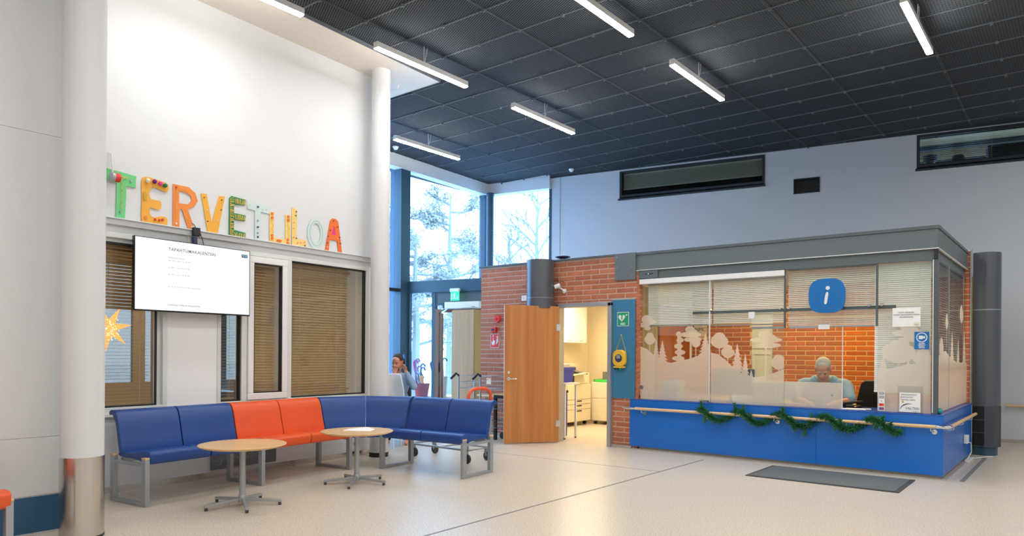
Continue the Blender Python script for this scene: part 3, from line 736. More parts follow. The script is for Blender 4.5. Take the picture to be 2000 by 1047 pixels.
flat('dot_ring', [circ(-.035, .085, .014), circ(-.035, .085, .007)[::-1]], .002, 'white_plastic', fs, y=-.006)
so = thing('wall_socket', 'white double socket plate left of the dark pipe on the bricks', 'socket', (-7.19, 9.293, 2.30))
MB().box(-.075, .075, -.02, 0, -.045, .045).build('plate', 'white_plastic', so, bevel=.006)
for x in (-.035, .035): MB().lathe([(.022, -.022), (.022, -.018)], 16, (x, 0, 0), 'y').build('outlet', 'cream', so)
# dark duct standing on the wall top in front of the bricks
du = thing('ventilation_duct', 'dark grey round ventilation duct in front of the brick wall above the wood door', 'duct', (-6.713, 9.05, 0))
MB().lathe([(.215, 2.10), (.215, 2.86)], 40).build('duct_body', 'duct_grey', du, smooth=True)
MB().lathe([(.218, 2.26), (.218, 2.266)], 40).build('seam', 'leg_grey', du)
sc_ = thing('security_camera', 'white and black security camera bracketed on the bricks', 'camera', (-6.47, 9.293, 2.44))
MB().lathe([(.035, -.02), (.035, 0)], 20, (.06, 0, -.06), 'y').build('mount', 'white_plastic', sc_)
MB().tube([(.06, -.02, -.06), (.03, -.07, -.02), (-.02, -.09, .0)], .012, 8).build('arm', 'white_plastic', sc_)
MB().tube([(.03, -.09, .03), (-.05, -.12, -.0)], .035, 14).build('body', 'white_plastic', sc_, smooth=True)
MB().tube([(-.05, -.12, 0), (-.11, -.145, -.01)], .022, 12).build('lens', 'black', sc_)
MB().tube([(.0, -.1, .05), (.0, -.1, .1), (-.04, -.1, .1)], .006, 6).tube([(.02, -.1, .05), (.03, -.08, .09), (.05, 0, .08)], .005, 6).build('cable', 'black', sc_)
dc = thing('domed_antenna', 'small white domed antenna on the brick wall top by the duct', 'antenna', (-6.50, 9.36, 2.885))
MB().lathe([(.05, 0), (.05, .02), (.12, .04), (.12, .05), (.06, .07), (.0001, .075)], 28).build('dome', 'navy', dc, smooth=True)
MB().lathe([(.118, .05), (.06, .071), (.0001, .077)], 28).build('cover', 'white_plastic', dc, smooth=True)

# ------------------------------------------------------------------ information booth
YG = 9.33
ctr = thing('reception_counter', 'long blue speckled reception counter wrapping around the information booth', 'counter', (0, 0, 0))
MB().box(-5.22, -2.60, 9.275, 9.292, .045, .715).build('front_panel', 'counter_blue', ctr)
MB().box(-2.597, -1.24, 9.275, 9.292, .045, .715).build('front_panel', 'counter_blue', ctr)
MB().box(-1.268, -1.238, 9.292, 11.85, .045, .715).build('side_panel', 'counter_blue', ctr)
MB().box(-5.08, -1.26, 9.31, 9.34, 0, .045).box(-1.29, -1.26, 9.34, 11.84, 0, .045).build('plinth', 'plinth', ctr)
MB().box(-5.08, -1.236, 9.272, 9.95, .715, .735).box(-1.95, -1.236, 9.95, 11.85, .715, .735).box(-5.22, -5.08, 9.272, 9.291, .715, .735).build('worktop', 'counter_top_blue', ctr, bevel=.002)
MB().box(-5.19, -1.20, 9.235, 9.285, 0, .012).box(-1.25, -1.20, 9.285, 11.85, 0, .012).build('floor_trim', 'plinth', ctr)
# canopy of the booth
cn = thing('booth_canopy', 'dark grey steel fascia beam around the top of the information booth', 'canopy', (0, 0, 0))
def ring(name, z0, z1, out, mt, thick=.04):
    MB().box(-5.14, -1.30+out, 9.29-out, 9.29-out+thick, z0, z1).build(name, mt, cn, bevel=.003)
    MB().box(-1.30+out-thick, -1.30+out, 9.29-out+thick, 12.12, z0, z1).build(name, mt, cn, bevel=.003)
ring('fascia_board', 2.62, 2.84, .0, 'fascia_grey'); ring('channel', 2.49, 2.615, -.035, 'fascia_grey', .05); ring('top_trim', 2.84, 2.88, .012, 'anthracite', .06)
ring('lip', 2.612, 2.622, .012, 'frame_silver', .03)
MB().box(-5.14, -1.32, 9.33, 12.1, 2.80, 2.84).build('roof', 'anthracite', cn)
MB().box(-5.485, -5.14, 9.262, 9.30, 2.49, 2.885).build('end_plate', 'fascia_grey', cn)
for x in (-5.45, -5.2):
    for z in (2.53, 2.68, 2.83): MB().lathe([(.006, -.006), (.006, .0)], 8, (x, 9.262, z), 'y').build('screw', 'chrome', cn)
MB().box(-5.11, -4.80, 9.30, 9.325, 2.495, 2.61).build('adjuster_plate', 'fascia_grey', cn); MB().box(-5.0, -4.87, 9.296, 9.302, 2.553, 2.563).build('slot', 'black', cn); MB().lathe([(.012, -.012), (.012, 0)], 10, (-4.94, 9.298, 2.558), 'y').build('bolt', 'chrome', cn)
MB().box(-1.34, -1.30, 9.285, 9.33, 2.50, 2.61).build('beam_end', 'black', cn)
MB().box(-1.325, -1.30, 12.12, 12.2, 2.50, 2.9).build('end_bracket', 'fascia_grey', cn)
MB().box(-5.1, -3.01, 9.30, 9.36, 2.415, 2.485).build('blind_housing', 'white_plastic', cn, bevel=.003)
cpst = thing('corner_post', 'dark steel corner post of the glazed booth', 'post', (-1.325, 9.335, 0))
MB().box(-.035, .028, -.03, .03, .735, 2.5).build('post', 'anthracite', cpst, bevel=.004); MB().box(-.028, -.018, -.034, -.03, .75, 2.49).build('edge_strip', 'frame_silver', cpst)

# silhouettes of frosted film
def spruce(cx, zb, zt, w_):
    p = [(cx, zt)]; n = 7
    for i in range(1, n+1):
        f = i/n; p += [(cx+w_/2*f, zt-(zt-zb)*f), (cx+w_/2*f*.55, zt-(zt-zb)*f+.004)]
    q = [(cx, zt)]
    for i in range(1, n+1):
        f = i/n; q += [(cx-w_/2*f, zt-(zt-zb)*f), (cx-w_/2*f*.55, zt-(zt-zb)*f+.004)]
    return [p+q[:0:-1]]
def blobs(*cs): return [circ(a, b, r, 22, rz) for a, b, r, rz in cs]
def rect(x0, x1, z0, z1): return [[(x0, z0), (x1, z0), (x1, z1), (x0, z1)]]
def pine(cx, zb, zt, w_):
    h = zt-zb*0-0
    return blobs((cx-.01, zt-.05, w_*.22, .05), (cx, zt-.12, w_*.5, .04), (cx+.02, zt-.10, w_*.28, .06), (cx-.03, zt-.19, w_*.22, .028), (cx+.07, zt-.19, w_*.3, .032)) + rect(cx-.012, cx+.012, zb, zt-.1)
def leafy(cx, zb, zt, w_):
    c = (zt+zb)/2+.03; r = w_/2
    return blobs((cx, c+.05, r*.7, r*.55), (cx-r*.5, c, r*.55, r*.6), (cx+r*.5, c-.01, r*.55, r*.55), (cx, c-.03, r*.8, r*.6)) + rect(cx-.006, cx+.006, zb-.08, c)
def stack(cx, zb, zt, w_):
    return [p for k in range(5) for p in blobs((cx+(.012 if k % 2 else -.012), zt-.03-(zt-zb)*k/5, w_*(.2+.07*k), .036))] + rect(cx-.03, cx+.03, zb, zt-.03)
def film_mesh(shapes, clip, step=.006):
    x0, x1, z0, z1 = clip; mb = MB(); n = int((z1-z0)/step+.5); prev = None
    for i in range(n):
        z = z0+(i+.5)*step; iv = []
        for poly in shapes:
            xs_ = []
            for j in range(len(poly)):
                (ax, az), (bx, bz) = poly[j], poly[(j+1) % len(poly)]
                if (az > z) != (bz > z): xs_.append(ax+(z-az)*(bx-ax)/(bz-az))
            xs_.sort(); iv += [(max(x0, a), min(x1, b)) for a, b in zip(xs_[::2], xs_[1::2]) if b > x0 and a < x1]
        iv.sort(); mg = []
        for a, b in iv:
            if mg and a <= mg[-1][1]: mg[-1][1] = max(mg[-1][1], b)
            else: mg.append([a, b])
        for a, b in mg: mb.add([(a, 0, z-step/2), (b, 0, z-step/2), (b, 0, z+step/2), (a, 0, z+step/2)], [(0, 1, 2, 3)])
    return mb
def ground(pts, zb): return [[(pts[0][0], zb)] + pts + [(pts[-1][0], zb)]]
S1 = ground([(-5.12, 1.52), (-4.98, 1.47), (-4.85, 1.37), (-4.72, 1.30), (-4.6, 1.27), (-4.45, 1.31), (-4.32, 1.33), (-4.15, 1.39), (-4.0, 1.42), (-3.9, 1.40), (-3.8, 1.33), (-3.7, 1.24), (-3.62, 1.18), (-3.52, 1.12), (-3.4, 1.10), (-3.25, 1.12), (-3.1, 1.18), (-3.0, 1.22), (-2.9, 1.24)], .70)
S1 += blobs((-4.98, 1.90, .09, .06), (-4.93, 1.86, .10, .035), (-5.02, 1.82, .09, .04), (-4.97, 1.77, .05, .03))
S1 += leafy(-4.93, 1.48, 1.68, .17) + spruce(-4.83, 1.33, 1.62, .13) + spruce(-4.73, 1.26, 1.60, .20) + stack(-4.47, 1.28, 1.71, .20) + pine(-4.30, 1.3, 1.79, .32)
S1 += leafy(-4.22, 1.42, 1.64, .13) + spruce(-4.08, 1.38, 1.69, .22) + leafy(-3.88, 1.38, 1.72, .24) + leafy(-3.76, 1.28, 1.52, .18) + spruce(-3.63, 1.16, 1.55, .2) + spruce(-3.52, 1.10, 1.42, .13)
S1 += pine(-3.25, 1.1, 1.71, .42) + leafy(-3.08, 1.13, 1.40, .20) + spruce(-3.44, 1.08, 1.2, .08)
def pane(label, x0, x1, z0, z1, y=YG, shapes=None, group='glass panes of the information booth', extra=None):
    t = thing('glass_pane', label, 'glass pane', (0, y, 0), 0, None)
    MB().box(x0, x1, 0, .008, z0, z1).build('pane', 'clear_glass', t)
    if shapes: film_mesh(shapes, (x0+.004, x1-.004, z0+.001, z1)).build('frosted_film', 'frosted_film', t).location = (0, -.0012, 0)
    return t
p1 = pane('leftmost booth glass pane with frosted forest and round knob', -5.085, -4.02, .737, 2.415, shapes=S1)
MB().box(-4.03, -4.015, -.006, .012, .745, 2.415).build('edge_profile', 'frame_silver', p1)
MB().box(-4.11, -4.02, -.01, .014, .738, .765).build('clamp', 'chrome', p1)
MB().box(-5.10, -5.085, -.012, .012, .75, .80).build('floor_catch', 'black', p1)
MB().lathe([(.028, -.016), (.032, -.006), (.032, 0)], 24, (-5.055, 0, .91), 'y').build('knob', 'chrome', p1, smooth=True)
p2 = pane('second booth glass pane with frosted forest and tall pine', -4.005, -3.01, .737, 2.415, shapes=S1)
S3 = ground([(-3.46, 1.055), (-2.3, 1.06)], .70)
p3 = pane('low sliding glass pane in front of the seated man with frosted band', -3.45, -2.318, .738, 1.745, y=YG+.02, shapes=S3)
MB().box(-2.322, -2.314, -.002, .010, .748, 1.745).build('polished_edge', 'frame_white', p3)
MB().lathe([(.012, -.004), (.012, 0)], 16, (-2.435, -.002, .90), 'y').build('lock', 'leg_grey', p3)
MB().box(-2.60, -2.47, -.012, .014, 1.72, 1.79).build('clamp', 'frame_white', p3)
MB().box(-2.95, -2.60, -.006, .012, 1.735, 1.765).build('top_channel', 'leg_grey', p3)
MB().box(-3.45, -3.02, -.006, .012, 1.735, 1.765).build('top_channel', 'leg_grey', p3)
p4 = pane('upper fixed glass pane above the open hatch', -2.995, -1.94, 1.78, 2.49)
S5 = ground([(-1.95, 1.20), (-1.8, 1.24), (-1.6, 1.30), (-1.3, 1.33)], .70) + leafy(-1.70, 1.2, 1.62, .34) + pine(-1.60, 1.2, 1.78, .34) + spruce(-1.86, 1.15, 1.4, .16) + leafy(-1.45, 1.2, 1.48, .2)
p5 = pane('right booth glass pane with notices stuck on it', -1.925, -1.365, .737, 2.49, shapes=S5)
gs = thing('glass_pane', 'side glass pane of the booth facing the dark duct', 'glass pane', (-1.30, 9.37, 0), R_(90))
MB().box(0, .77, 0, .008, .745, 2.49).build('pane', 'clear_glass', gs); MB().box(.78, 2.48, 0, .008, .745, 2.49).build('pane', 'clear_glass', gs)
S6 = ground([(0, 1.40), (.5, 1.46), (.9, 1.38), (1.4, 1.32), (2.5, 1.30)], .70) + leafy(.2, 1.3, 1.6, .3) + spruce(1.05, 1.3, 1.7, .4) + spruce(1.6, 1.3, 1.62, .3) + leafy(.6, 1.6, 1.95, .2) + leafy(1.9, 1.75, 2.1, .3) + spruce(2.2, 1.3, 1.75, .4)
film_mesh(S6, (0.004, 2.476, .75, 2.4), .008).build('frosted_film', 'frosted_film', gs).location = (0, -.0012, 0)
MB().box(.77, .78, -.004, .012, .745, 2.49).build('joint', 'leg_grey', gs)
for x, lb in ((-3.005, 'left dark hanging post of the booth hatch'), (-1.932, 'right dark hanging post of the booth hatch')):
    t = thing('hatch_post', lb, 'post', (x, YG-.004, 0)); MB().box(-.011, .011, -.012, .012, 1.745, 2.485).build('post', 'anthracite', t)
sr = thing('sliding_rail', 'dark horizontal sliding rail behind the booth glass', 'rail', (0, YG+.05, 0))
MB().box(-4.29, -1.74, -.012, .012, 1.955, 1.995).build('rail', 'anthracite', sr, bevel=.003)
for x in (-4.02, -3.07, -2.96, -2.02, -1.88): MB().lathe([(.018, -.06), (.018, -.01)], 16, (x, 0, 2.0), 'y').build('roller', 'chrome', sr, smooth=True)
ub = thing('detector_box', 'small white box on the glass under the sliding rail', 'box', (-3.43, YG-.006, 1.915)); MB().box(-.04, .04, -.03, 0, -.045, .045).build('box', 'white_plastic', ub, bevel=.004)
blind('venetian_blind', dict(loc=(0, 0, 0), rotz=0), -5.02, -4.03, 2.40, 1.81, .024, YG+.11, R_(48), .026, 'slat_white', 'white venetian blind behind the leftmost booth pane', cords=(-4.85, -4.5, -4.15), rail='leg_grey', hr=.02)
blind('venetian_blind', dict(loc=(0, 0, 0), rotz=0), -4.02, -3.03, 2.40, 1.80, .024, YG+.11, R_(48), .026, 'slat_white', 'white venetian blind behind the second booth pane', cords=(-3.9, -3.5, -3.15), rail='leg_grey', hr=.02)
blind('venetian_blind', dict(loc=(0, 0, 0), rotz=0), -3.01, -1.96, 2.48, 1.76, .024, YG+.13, R_(42), .026, 'slat_white', 'raised white venetian blind above the seated man', cords=(-2.8, -2.2), rail='leg_grey', hr=.02)
blind('venetian_blind', dict(loc=(0, 0, 0), rotz=0), -1.98, -1.38, 2.46, .97, .024, YG+.09, R_(55), .026, 'slat_white', 'long white venetian blind behind the notices', cords=(-1.83, -1.5), rail='slat_white', hr=.02)
blind('venetian_blind', dict(loc=(-1.30, 9.42, 0), rotz=R_(90)), .05, 2.35, 2.46, 1.30, .03, .07, R_(40), .026, 'slat_white', 'white venetian blind along the side of the booth', cords=(.5, 1.5), rail='leg_grey', hr=.02)
# round blue i sign
sg = thing('information_sign', 'rounded blue information sign with a white letter i', 'sign', (-2.487, YG-.035, 2.13))
sq = []
for i in range(48):
    t_ = 2*PI*i/48; c, s = math.cos(t_), math.sin(t_); k = (abs(c)**3+abs(s)**3)**(-1/3); sq.append((.215*k*c, .213*k*s))
flat('sign_plate', [sq], .018, 'sign_blue', sg)
flat('letter_dot', [circ(.012, .095, .024)], .003, 'white_plastic', sg, y=-.018)
flat('letter_stem', [[(-.022, -.105), (-.03, -.085), (-.012, .03), (.0, .045), (.015, .045), (.022, .03), (.006, -.085), (-.005, -.105)]], .003, 'white_plastic', sg, y=-.018, smooth_n=2)
# notices
n1 = thing('paper_notice', 'white paper notice asking visitors to register, on the right pane', 'notice', (-1.62, YG-.004, 1.845), R_(0))
MB().box(-.145, .145, -.002, 0, -.11, .11).build('sheet', 'white_paper', n1)
for k, s in enumerate(('HYVÄ VIERAILIJA,', 'ILMOITTAUDUTHAN ENSIN', 'AULAINFOON.')): text('print', s, .022, 'text_grey', n1, (0, -.0035, .055-.027*k))
MB().box(.075, .135, -.003, -.002, -.10, -.06).build('logo_box', 'cream', n1); text('print', 'Valteri', .014, 'text_grey', n1, (.105, -.0045, -.088))
n2 = thing('camera_notice', 'blue camera surveillance sticker on the right pane', 'sticker', (-1.462, YG-.004, 1.574))
MB().box(-.075, .075, -.002, 0, -.10, .10).build('sheet', 'sign_blue', n2)
flat('ring', [circ(0, .035, .056, 28), circ(0, .035, .047, 28)[::-1]], .001, 'white_plastic', n2, y=-.002)
flat('camera_mark', [[(-.03, .015), (.012, .015), (.012, .03), (.033, .018), (.033, .055), (.012, .043), (.012, .055), (-.03, .055)]], .001, 'white_plastic', n2, y=-.002)
for k, s in enumerate(('Alueella', 'tallentava', 'kamera-', 'valvonta')): text('print', s, .019, 'white_plastic', n2, (0, -.003, -.033-.0165*k), bold=.0006)
n3 = thing('card_sticker_strip', 'narrow strip of payment card stickers at the pane corner', 'sticker', (-1.875, YG-.004, .86))
MB().box(-.032, .032, -.002, 0, -.115, .115).build('sheet', 'white_paper', n3)
for k, (c, s) in enumerate((('leg_grey', 'VISA'), ('leg_grey', 'VISA'), ('white_plastic', '$'), ('orange_foam', ''), ('sign_blue', ''))):
    z = .09-.045*k
    if c != 'white_plastic': MB().box(-.026, .026, -.003, -.002, z-.016, z+.016).build('sticker', c, n3)
    if s: text('print', s, .018, 'text_dark' if s == '$' else 'white_paper', n3, (0, -.0042, z))
    if k == 3: flat('circle', [circ(-.008, z, .012)], .001, 'fire_red', n3, y=-.003)
    if k == 4: flat('circle', [circ(.008, z, .012)], .001, 'fire_red', n3, y=-.003)
n4 = thing('sign_holder', 'clear acrylic holder with white VALTERI card on the counter', 'sign', (-1.575, 9.305, .735))
MB().box(-.13, .13, .010, .013, .0, .31).box(-.13, .13, -.004, .05, 0, .004).build('acrylic_holder', 'acrylic', n4)
MB().box(-.108, .108, .001, .003, .01, .235).build('card', 'white_paper', n4)
for k, s in enumerate(('VIERAILIJAKORTIT', 'BESÖKSKORT', 'VISITOR CARDS')): text('print', s, .021, 'text_dark', n4, (-.095, .0, .21-.03*k), align='LEFT', thick=.0005)
text('print', 'VALTERI', .038, 'text_dark', n4, (.025, .0, .052), thick=.0005); text('print', 'ONERVA', .014, 'text_grey', n4, (.06, 0, .022), thick=.0005)
arc = [(-.015+.085*math.cos(a), .035+.075*math.sin(a)) for a in [R_(175-i*9) for i in range(13)]]
flat('logo_arc', [[(x-.0, z) for x, z in arc] + [(x+.004, z-.004-.0016*min(i, 12-i)) for i, (x, z) in list(enumerate(arc))[::-1]]], .001, 'text_dark', n4, y=.001)
flat('logo_sun', [circ(-.075, .145-.02, .013)], .001, 'gold', n4, y=.001)
ta = thing('tinsel_ball', 'small teal glass ball on the counter corner', 'ornament', (-1.285, 9.36, .735)); MB().ell((0, 0, .035), .035, 16).build('ball', 'toy_teal', ta, smooth=True)

# handrail around the counter
hr = thing('counter_handrail', 'pale wooden handrail with steel ends along the blue counter', 'handrail', (0, 0, 0))
MB().tube([(-5.10, 9.215, .600), (-1.30, 9.215, .600)], .021, 14).build('rail', 'rail_wood', hr, smooth=True)
MB().tube([(-5.30, 9.24, .600), (-5.26, 9.215, .600), (-5.10, 9.215, .600)], .019, 12).build('end_sleeve', 'chrome', hr, smooth=True)
MB().tube([(-1.30, 9.215, .600), (-1.20, 9.215, .600), (-1.165, 9.25, .602), (-1.165, 9.33, .605)], .020, 12).build('corner_sleeve', 'chrome', hr, smooth=True)
MB().tube([(-1.165, 9.33, .605), (-1.165, 11.6, .605)], .021, 14).build('rail', 'rail_wood', hr, smooth=True)
for x in (-5.0, -4.05, -3.1, -2.15, -1.35):
    MB().tube([(x, 9.215, .58), (x, 9.215, .552), (x+.02, 9.25, .538), (x+.03, 9.275, .538)], .006, 8).lathe([(.028, 9.266), (.028, 9.275)], 16, (x+.03, 0, .538), 'y').build('bracket', 'chrome', hr)
for y in (9.5, 10.3, 11.2):
    MB().tube([(-1.165, y, .59), (-1.165, y, .56), (-1.2, y, .55), (-1.238, y, .55)], .006, 8).build('bracket', 'chrome', hr)
# garland winding round the rail
ga = thing('pine_garland', 'green artificial pine garland wound around the counter handrail', 'garland', (0, 0, 0))
gp = []
X0, X1 = -4.13, -1.66
for i in range(260):
    f = i/259; x = X0+(X1-X0)*f; a = f*2*PI*4.6+.8
    sag = .05*math.sin(f*2*PI*2.3)**2
    gp.append(Vector((x, 9.20+.045*math.cos(a)-.0, .600+.055*math.sin(a)*.8-sag)))
MB().tube(gp, .006, 6).build('stem', 'leaf_dark', ga)
nm = MB()
for i, p in enumerate(gp):
    for _ in range(20):
        d = Vector((random.gauss(0, .6), random.gauss(-.25, .6), random.gauss(0, .75))).normalized(); L = random.uniform(.04, .075)
        if (p+d*L).y > 9.265: d.y = -abs(d.y)
        sd_ = d.cross(Vector((random.random(), random.random(), random.random()))).normalized()*.0055
        q = p+d*L; nm.add([p-sd_, p+sd_, q+sd_*.6, q-sd_*.6], [(0, 1, 2, 3)])
for fx in (.03, .06, .22, .26, .31, .47, .52, .58, .60, .72, .76, .90, .93, .97):
    p = gp[int(fx*259)]; d0 = Vector((random.uniform(-.3, .3), -.15, random.choice((1, 1, -1)))).normalized()*random.uniform(.08, .13)
    for _ in range(110):
        t_ = random.random(); c = p+d0*t_; d = (d0.normalized()*.5+Vector((random.gauss(0, .6), random.gauss(-.1, .5), random.gauss(0, .5)))).normalized()*.035
        s_ = d.cross(Vector((.3, 1, .2))).normalized()*.0035; nm.add([c-s_, c+s_, c+d+s_*.5, c+d-s_*.5], [(0, 1, 2, 3)])
nm.build('needles', 'leaf_dark', ga)['kind'] = 'stuff'

# doormat
dmt = thing('doormat', 'grey ribbed rectangular doormat on the floor before the blue counter', 'doormat', (-2.26, 8.57, 0), R_(.4))
MB().box(-.79, .79, -.47, .47, 0, .009).build('rubber_border', 'mat_edge', dmt); MB().box(-.75, .75, -.445, .445, .009, .013).build('pile', 'mat_grey', dmt)
# plug, adapter and lead by the duct
pl = thing('plug_adapter', 'white plug adapter and cable low on the counter side', 'adapter', (-1.236, 11.1, 0))
MB().box(0, .05, -.12, .02, .25, .36).build('adapter', 'white_plastic', pl, bevel=.006)
MB().tube([(.03, .0, .27), (.06, .12, .24), (.06, .16, .12), (.03, .0, .02), (.03, .3, .012), (.25, .75, .012)], .006, 8).build('cable', 'white_plastic', pl)
MB().bar((.04, -.1, .02), (.04, .3, .02), .05, .03).build('power_strip', 'white_plastic', pl)
# displacement duct right of the booth
dd = thing('floor_ventilation_duct', 'tall dark grey rounded air duct with perforated foot right of the booth', 'duct', (-1.09, 12.125, 0))
def dshape(r, n=24): return [(-.155, -r*.80), (-.155, r)] + [(.0+r*.92*math.cos(a), r*math.sin(a)) for a in [PI/2-i*PI/n for i in range(n+1)]] 
MB().prism(dshape(.185), .70, 2.05, 'z').build('duct_body', 'duct_grey', dd, smooth=True); MB().prism(dshape(.185), 2.055, 2.86, 'z').build('duct_body', 'duct_grey', dd, smooth=True)
MB().prism(dshape(.189), 2.046, 2.058, 'z').build('seam', 'leg_grey', dd)
MB().prism(dshape(.175), .13, .70, 'z').build('perforated_foot', 'black', dd, smooth=True)
pf = MB(); sh = dshape(.185, 40)
for k in range(30):
    z = .14+.55*k/29; 
    for i in range(1, len(sh)-1):
        a, b = sh[i], sh[i+1]; pf.add([(a[0], a[1], z-.005), (b[0], b[1], z-.005), (b[0], b[1], z+.005), (a[0], a[1], z+.005)], [(0, 1, 2, 3)])
for i in range(2, len(sh)):
    x, y = sh[i]; s_ = .0045; pf.box(x-s_, x+s_, y-s_, y+s_, .13, .70)
for z in (.13, .32, .50, .695):
    pf.prism(dshape(.187), z-.006, z+.006, 'z')
pf.build('perforated_grille', 'duct_grey', dd)['kind'] = 'stuff'
MB().prism(dshape(.15), .0, .13, 'z').build('base', 'anthracite_blue', dd, smooth=True)

# ------------------------------------------------------------------ people
def remesh(o, vox, it=6):
    r = o.modifiers.new('skin', 'REMESH'); r.mode = 'VOXEL'; r.voxel_size = vox; r.use_smooth_shade = True
    s = o.modifiers.new('soft', 'SMOOTH'); s.iterations = it; s.factor = .5
def head(mb, c, s, rot, gaze=None):
    """head blobs around centre c (metres*s); local -y is the face"""
    def P(x, y, z): return Vector(c)+rot @ Vector((x*s, y*s, z*s))
    def E(x, y, z, r, n=16): mb.ell(P(x, y, z), tuple(q*s for q in r), n, rot)
    E(0, .02, .045, (.078, .096, .085)); E(0, -.02, -.02, (.068, .082, .085)); E(0, -.04, -.075, (.050, .052, .045)); E(0, -.067, -.098, (.024, .020, .018))
    E(-.038, -.058, -.04, (.030, .030, .034)); E(.038, -.058, -.04, (.030, .030, .034)); E(0, -.088, .022, (.050, .016, .014)); E(0, -.05, .05, (.062, .055, .05))
    mb.cap(P(0, -.096, .012), P(0, -.118, -.028), .009*s, .013*s, 10); E(-.014, -.106, -.032, (.010, .011, .009)); E(.014, -.106, -.032, (.010, .011, .009))
    E(0, -.094, -.060, (.024, .011, .006)); E(0, -.092, -.072, (.021, .011, .007))
    for sx in (-1, 1): E(sx*.080, .012, -.005, (.010, .020, .034)); E(sx*.086, .018, .012, (.008, .018, .018))
    E(0, .05, -.06, (.055, .055, .07))
def face_parts(c, s, rot, parent, brow, hairm, glassy=False):
    def P(x, y, z): return Vector(c)+rot @ Vector((x*s, y*s, z*s))
    e = MB()
    for sx in (-1, 1): e.ell(P(sx*.031, -.084, .000), .0125*s, 12)
    e.build('eyes', 'white_plastic', parent, smooth=True)
    e = MB()
    for sx in (-1, 1): e.ell(P(sx*.031, -.0945, -.003), .0055*s, 10)
    e.build('irises', 'black', parent, smooth=True)
    e = MB()
    for sx in (-1, 1): e.ell(P(sx*.031, -.086, .005), (.0155*s, .013*s, .009*s), 12, rot)
    e.build('eyelids', 'skin', parent, smooth=True)
    e = MB()
    for sx in (-1, 1): e.tube([P(sx*.014, -.104, .017), P(sx*.03, -.102, .024), P(sx*.052, -.088, .018)], .0045*s, 6)
    e.build('eyebrows', hairm, parent)
    MB().tube([P(-.024, -.098, -.066), P(-.012, -.105, -.065), P(0, -.107, -.067), P(.012, -.105, -.065), P(.024, -.098, -.066)], .0045*s, 6).build('mouth', 'lip', parent)
def hand(mb, w_, d, up, s=1.0, curl=.5, side=1):
    """palm from wrist w_ along d with palm facing -up; five separate bent fingers"""
    w_, d, up = Vector(w_), Vector(d).normalized(), Vector(up).normalized(); a = d.cross(up).normalized()*side; up = a.cross(d).normalized()*side
    rot = Matrix((a, d, up)).transposed()
    mb.ell(w_+d*.045*s, (.040*s, .052*s, .016*s), 12, rot)
    for i, (off, L) in enumerate(((-.030, .066), (-.010, .076), (.011, .071), (.031, .055))):
        b = w_+d*.085*s+a*off*s; p = b+(d*math.cos(curl*.5)-up*math.sin(curl*.5))*L*.45*s; q = p+(d*math.cos(curl*1.4)-up*math.sin(curl*1.4))*L*.33*s; r = q+(d*math.cos(curl*2.2)-up*math.sin(curl*2.2))*L*.25*s
        mb.cap(b-d*.03*s, p, .0095*s, .0088*s, 8); mb.cap(p, q, .0088*s, .008*s, 8); mb.cap(q, r, .008*s, .007*s, 8)
    b = w_+d*.02*s-a*.028*s; p = b+(d*.6-a*.7-up*.3).normalized()*.035*s; q = p+(d*.9-a*.2-up*.4).normalized()*.03*s
    mb.cap(b, p, .012*s, .0105*s, 8); mb.cap(p, q, .0105*s, .0085*s, 8)

# receptionist leaning over the desk, head bowed
pr = thing('person', 'grey haired person in light blue polo shirt working behind the booth glass', 'person', (-2.70, 9.95, 0), R_(10))
S = 1.14
hc = Vector((0.0, -.06, 1.205)); hrot = Matrix.Rotation(R_(28), 3, 'X')
bd_ = MB(); head(bd_, hc, S, hrot)
bd_.cap((0, .06, 1.0), (0, .0, 1.13), .075, .068, 16)
bd_.ell((0, .13, .90), (.24, .13, .22), 20); bd_.ell((0, .17, .62), (.21, .15, .22), 20); bd_.cap((-.25, .10, 1.0), (.25, .10, 1.0), .075, .075, 14)
for sx in (-1, 1):
    sh_, el, wr_ = (sx*.265, .09, .985), (sx*.325, -.06, .81), (sx*.16, -.26, .785)
    bd_.cap(sh_, el, .066, .052, 14); bd_.cap(el, wr_, .048, .032, 14); hand(bd_, wr_, (-sx*.5, -.8, -.05), (0, 0, 1), 1.05, .45, sx)
    bd_.cap((sx*.10, .12, .52), (sx*.13, -.28, .50), .09, .07, 14); bd_.cap((sx*.13, -.28, .50), (sx*.13, -.24, .09), .06, .045, 14); bd_.cap((sx*.13, -.22, .05), (sx*.13, -.36, .04), .045, .035, 12)
o = bd_.build('body', 'skin', pr); remesh(o, .0065, 5)
sh = MB(); sh.ell((0, .13, .89), (.265, .150, .235), 22); sh.ell((0, .17, .62), (.232, .172, .20), 22); sh.cap((-.24, .10, 1.0), (.24, .10, 1.0), .090, .090, 16); sh.cap((-.10, .10, 1.04), (.10, .10, 1.04), .09, .09, 16); sh.cap((0, .10, .95), (0, .07, 1.035), .12, .088, 16)
for sx in (-1, 1): sh.cap((sx*.265, .09, .985), (sx*.32, -.05, .83), .090, .078, 16)
o = sh.build('polo_shirt', 'shirt_blue', pr); remesh(o, .010, 4)
cmb = MB()
for sx in (-1, 1): cmb.add([(sx*.004, -.035, .99), (sx*.08, -.03, 1.06), (sx*.11, .03, 1.125), (sx*.125, .05, 1.10), (sx*.10, -.045, 1.0), (sx*.045, -.065, .95)], [(0, 1, 2, 3, 4, 5)])
o = cmb.build('collar', 'shirt_blue', pr); sd2 = o.modifiers.new('t', 'SOLIDIFY'); sd2.thickness = .008
tr = MB()
for sx in (-1, 1): tr.cap((sx*.10, .12, .52), (sx*.13, -.28, .50), .10, .082, 14); tr.cap((sx*.13, -.28, .50), (sx*.13, -.24, .10), .075, .06, 14)
o = tr.build('trousers', 'trousers', pr); remesh(o, .012, 3)
hm = MB()
def HP(x, y, z): return hc+hrot @ Vector((x*S, y*S, z*S))
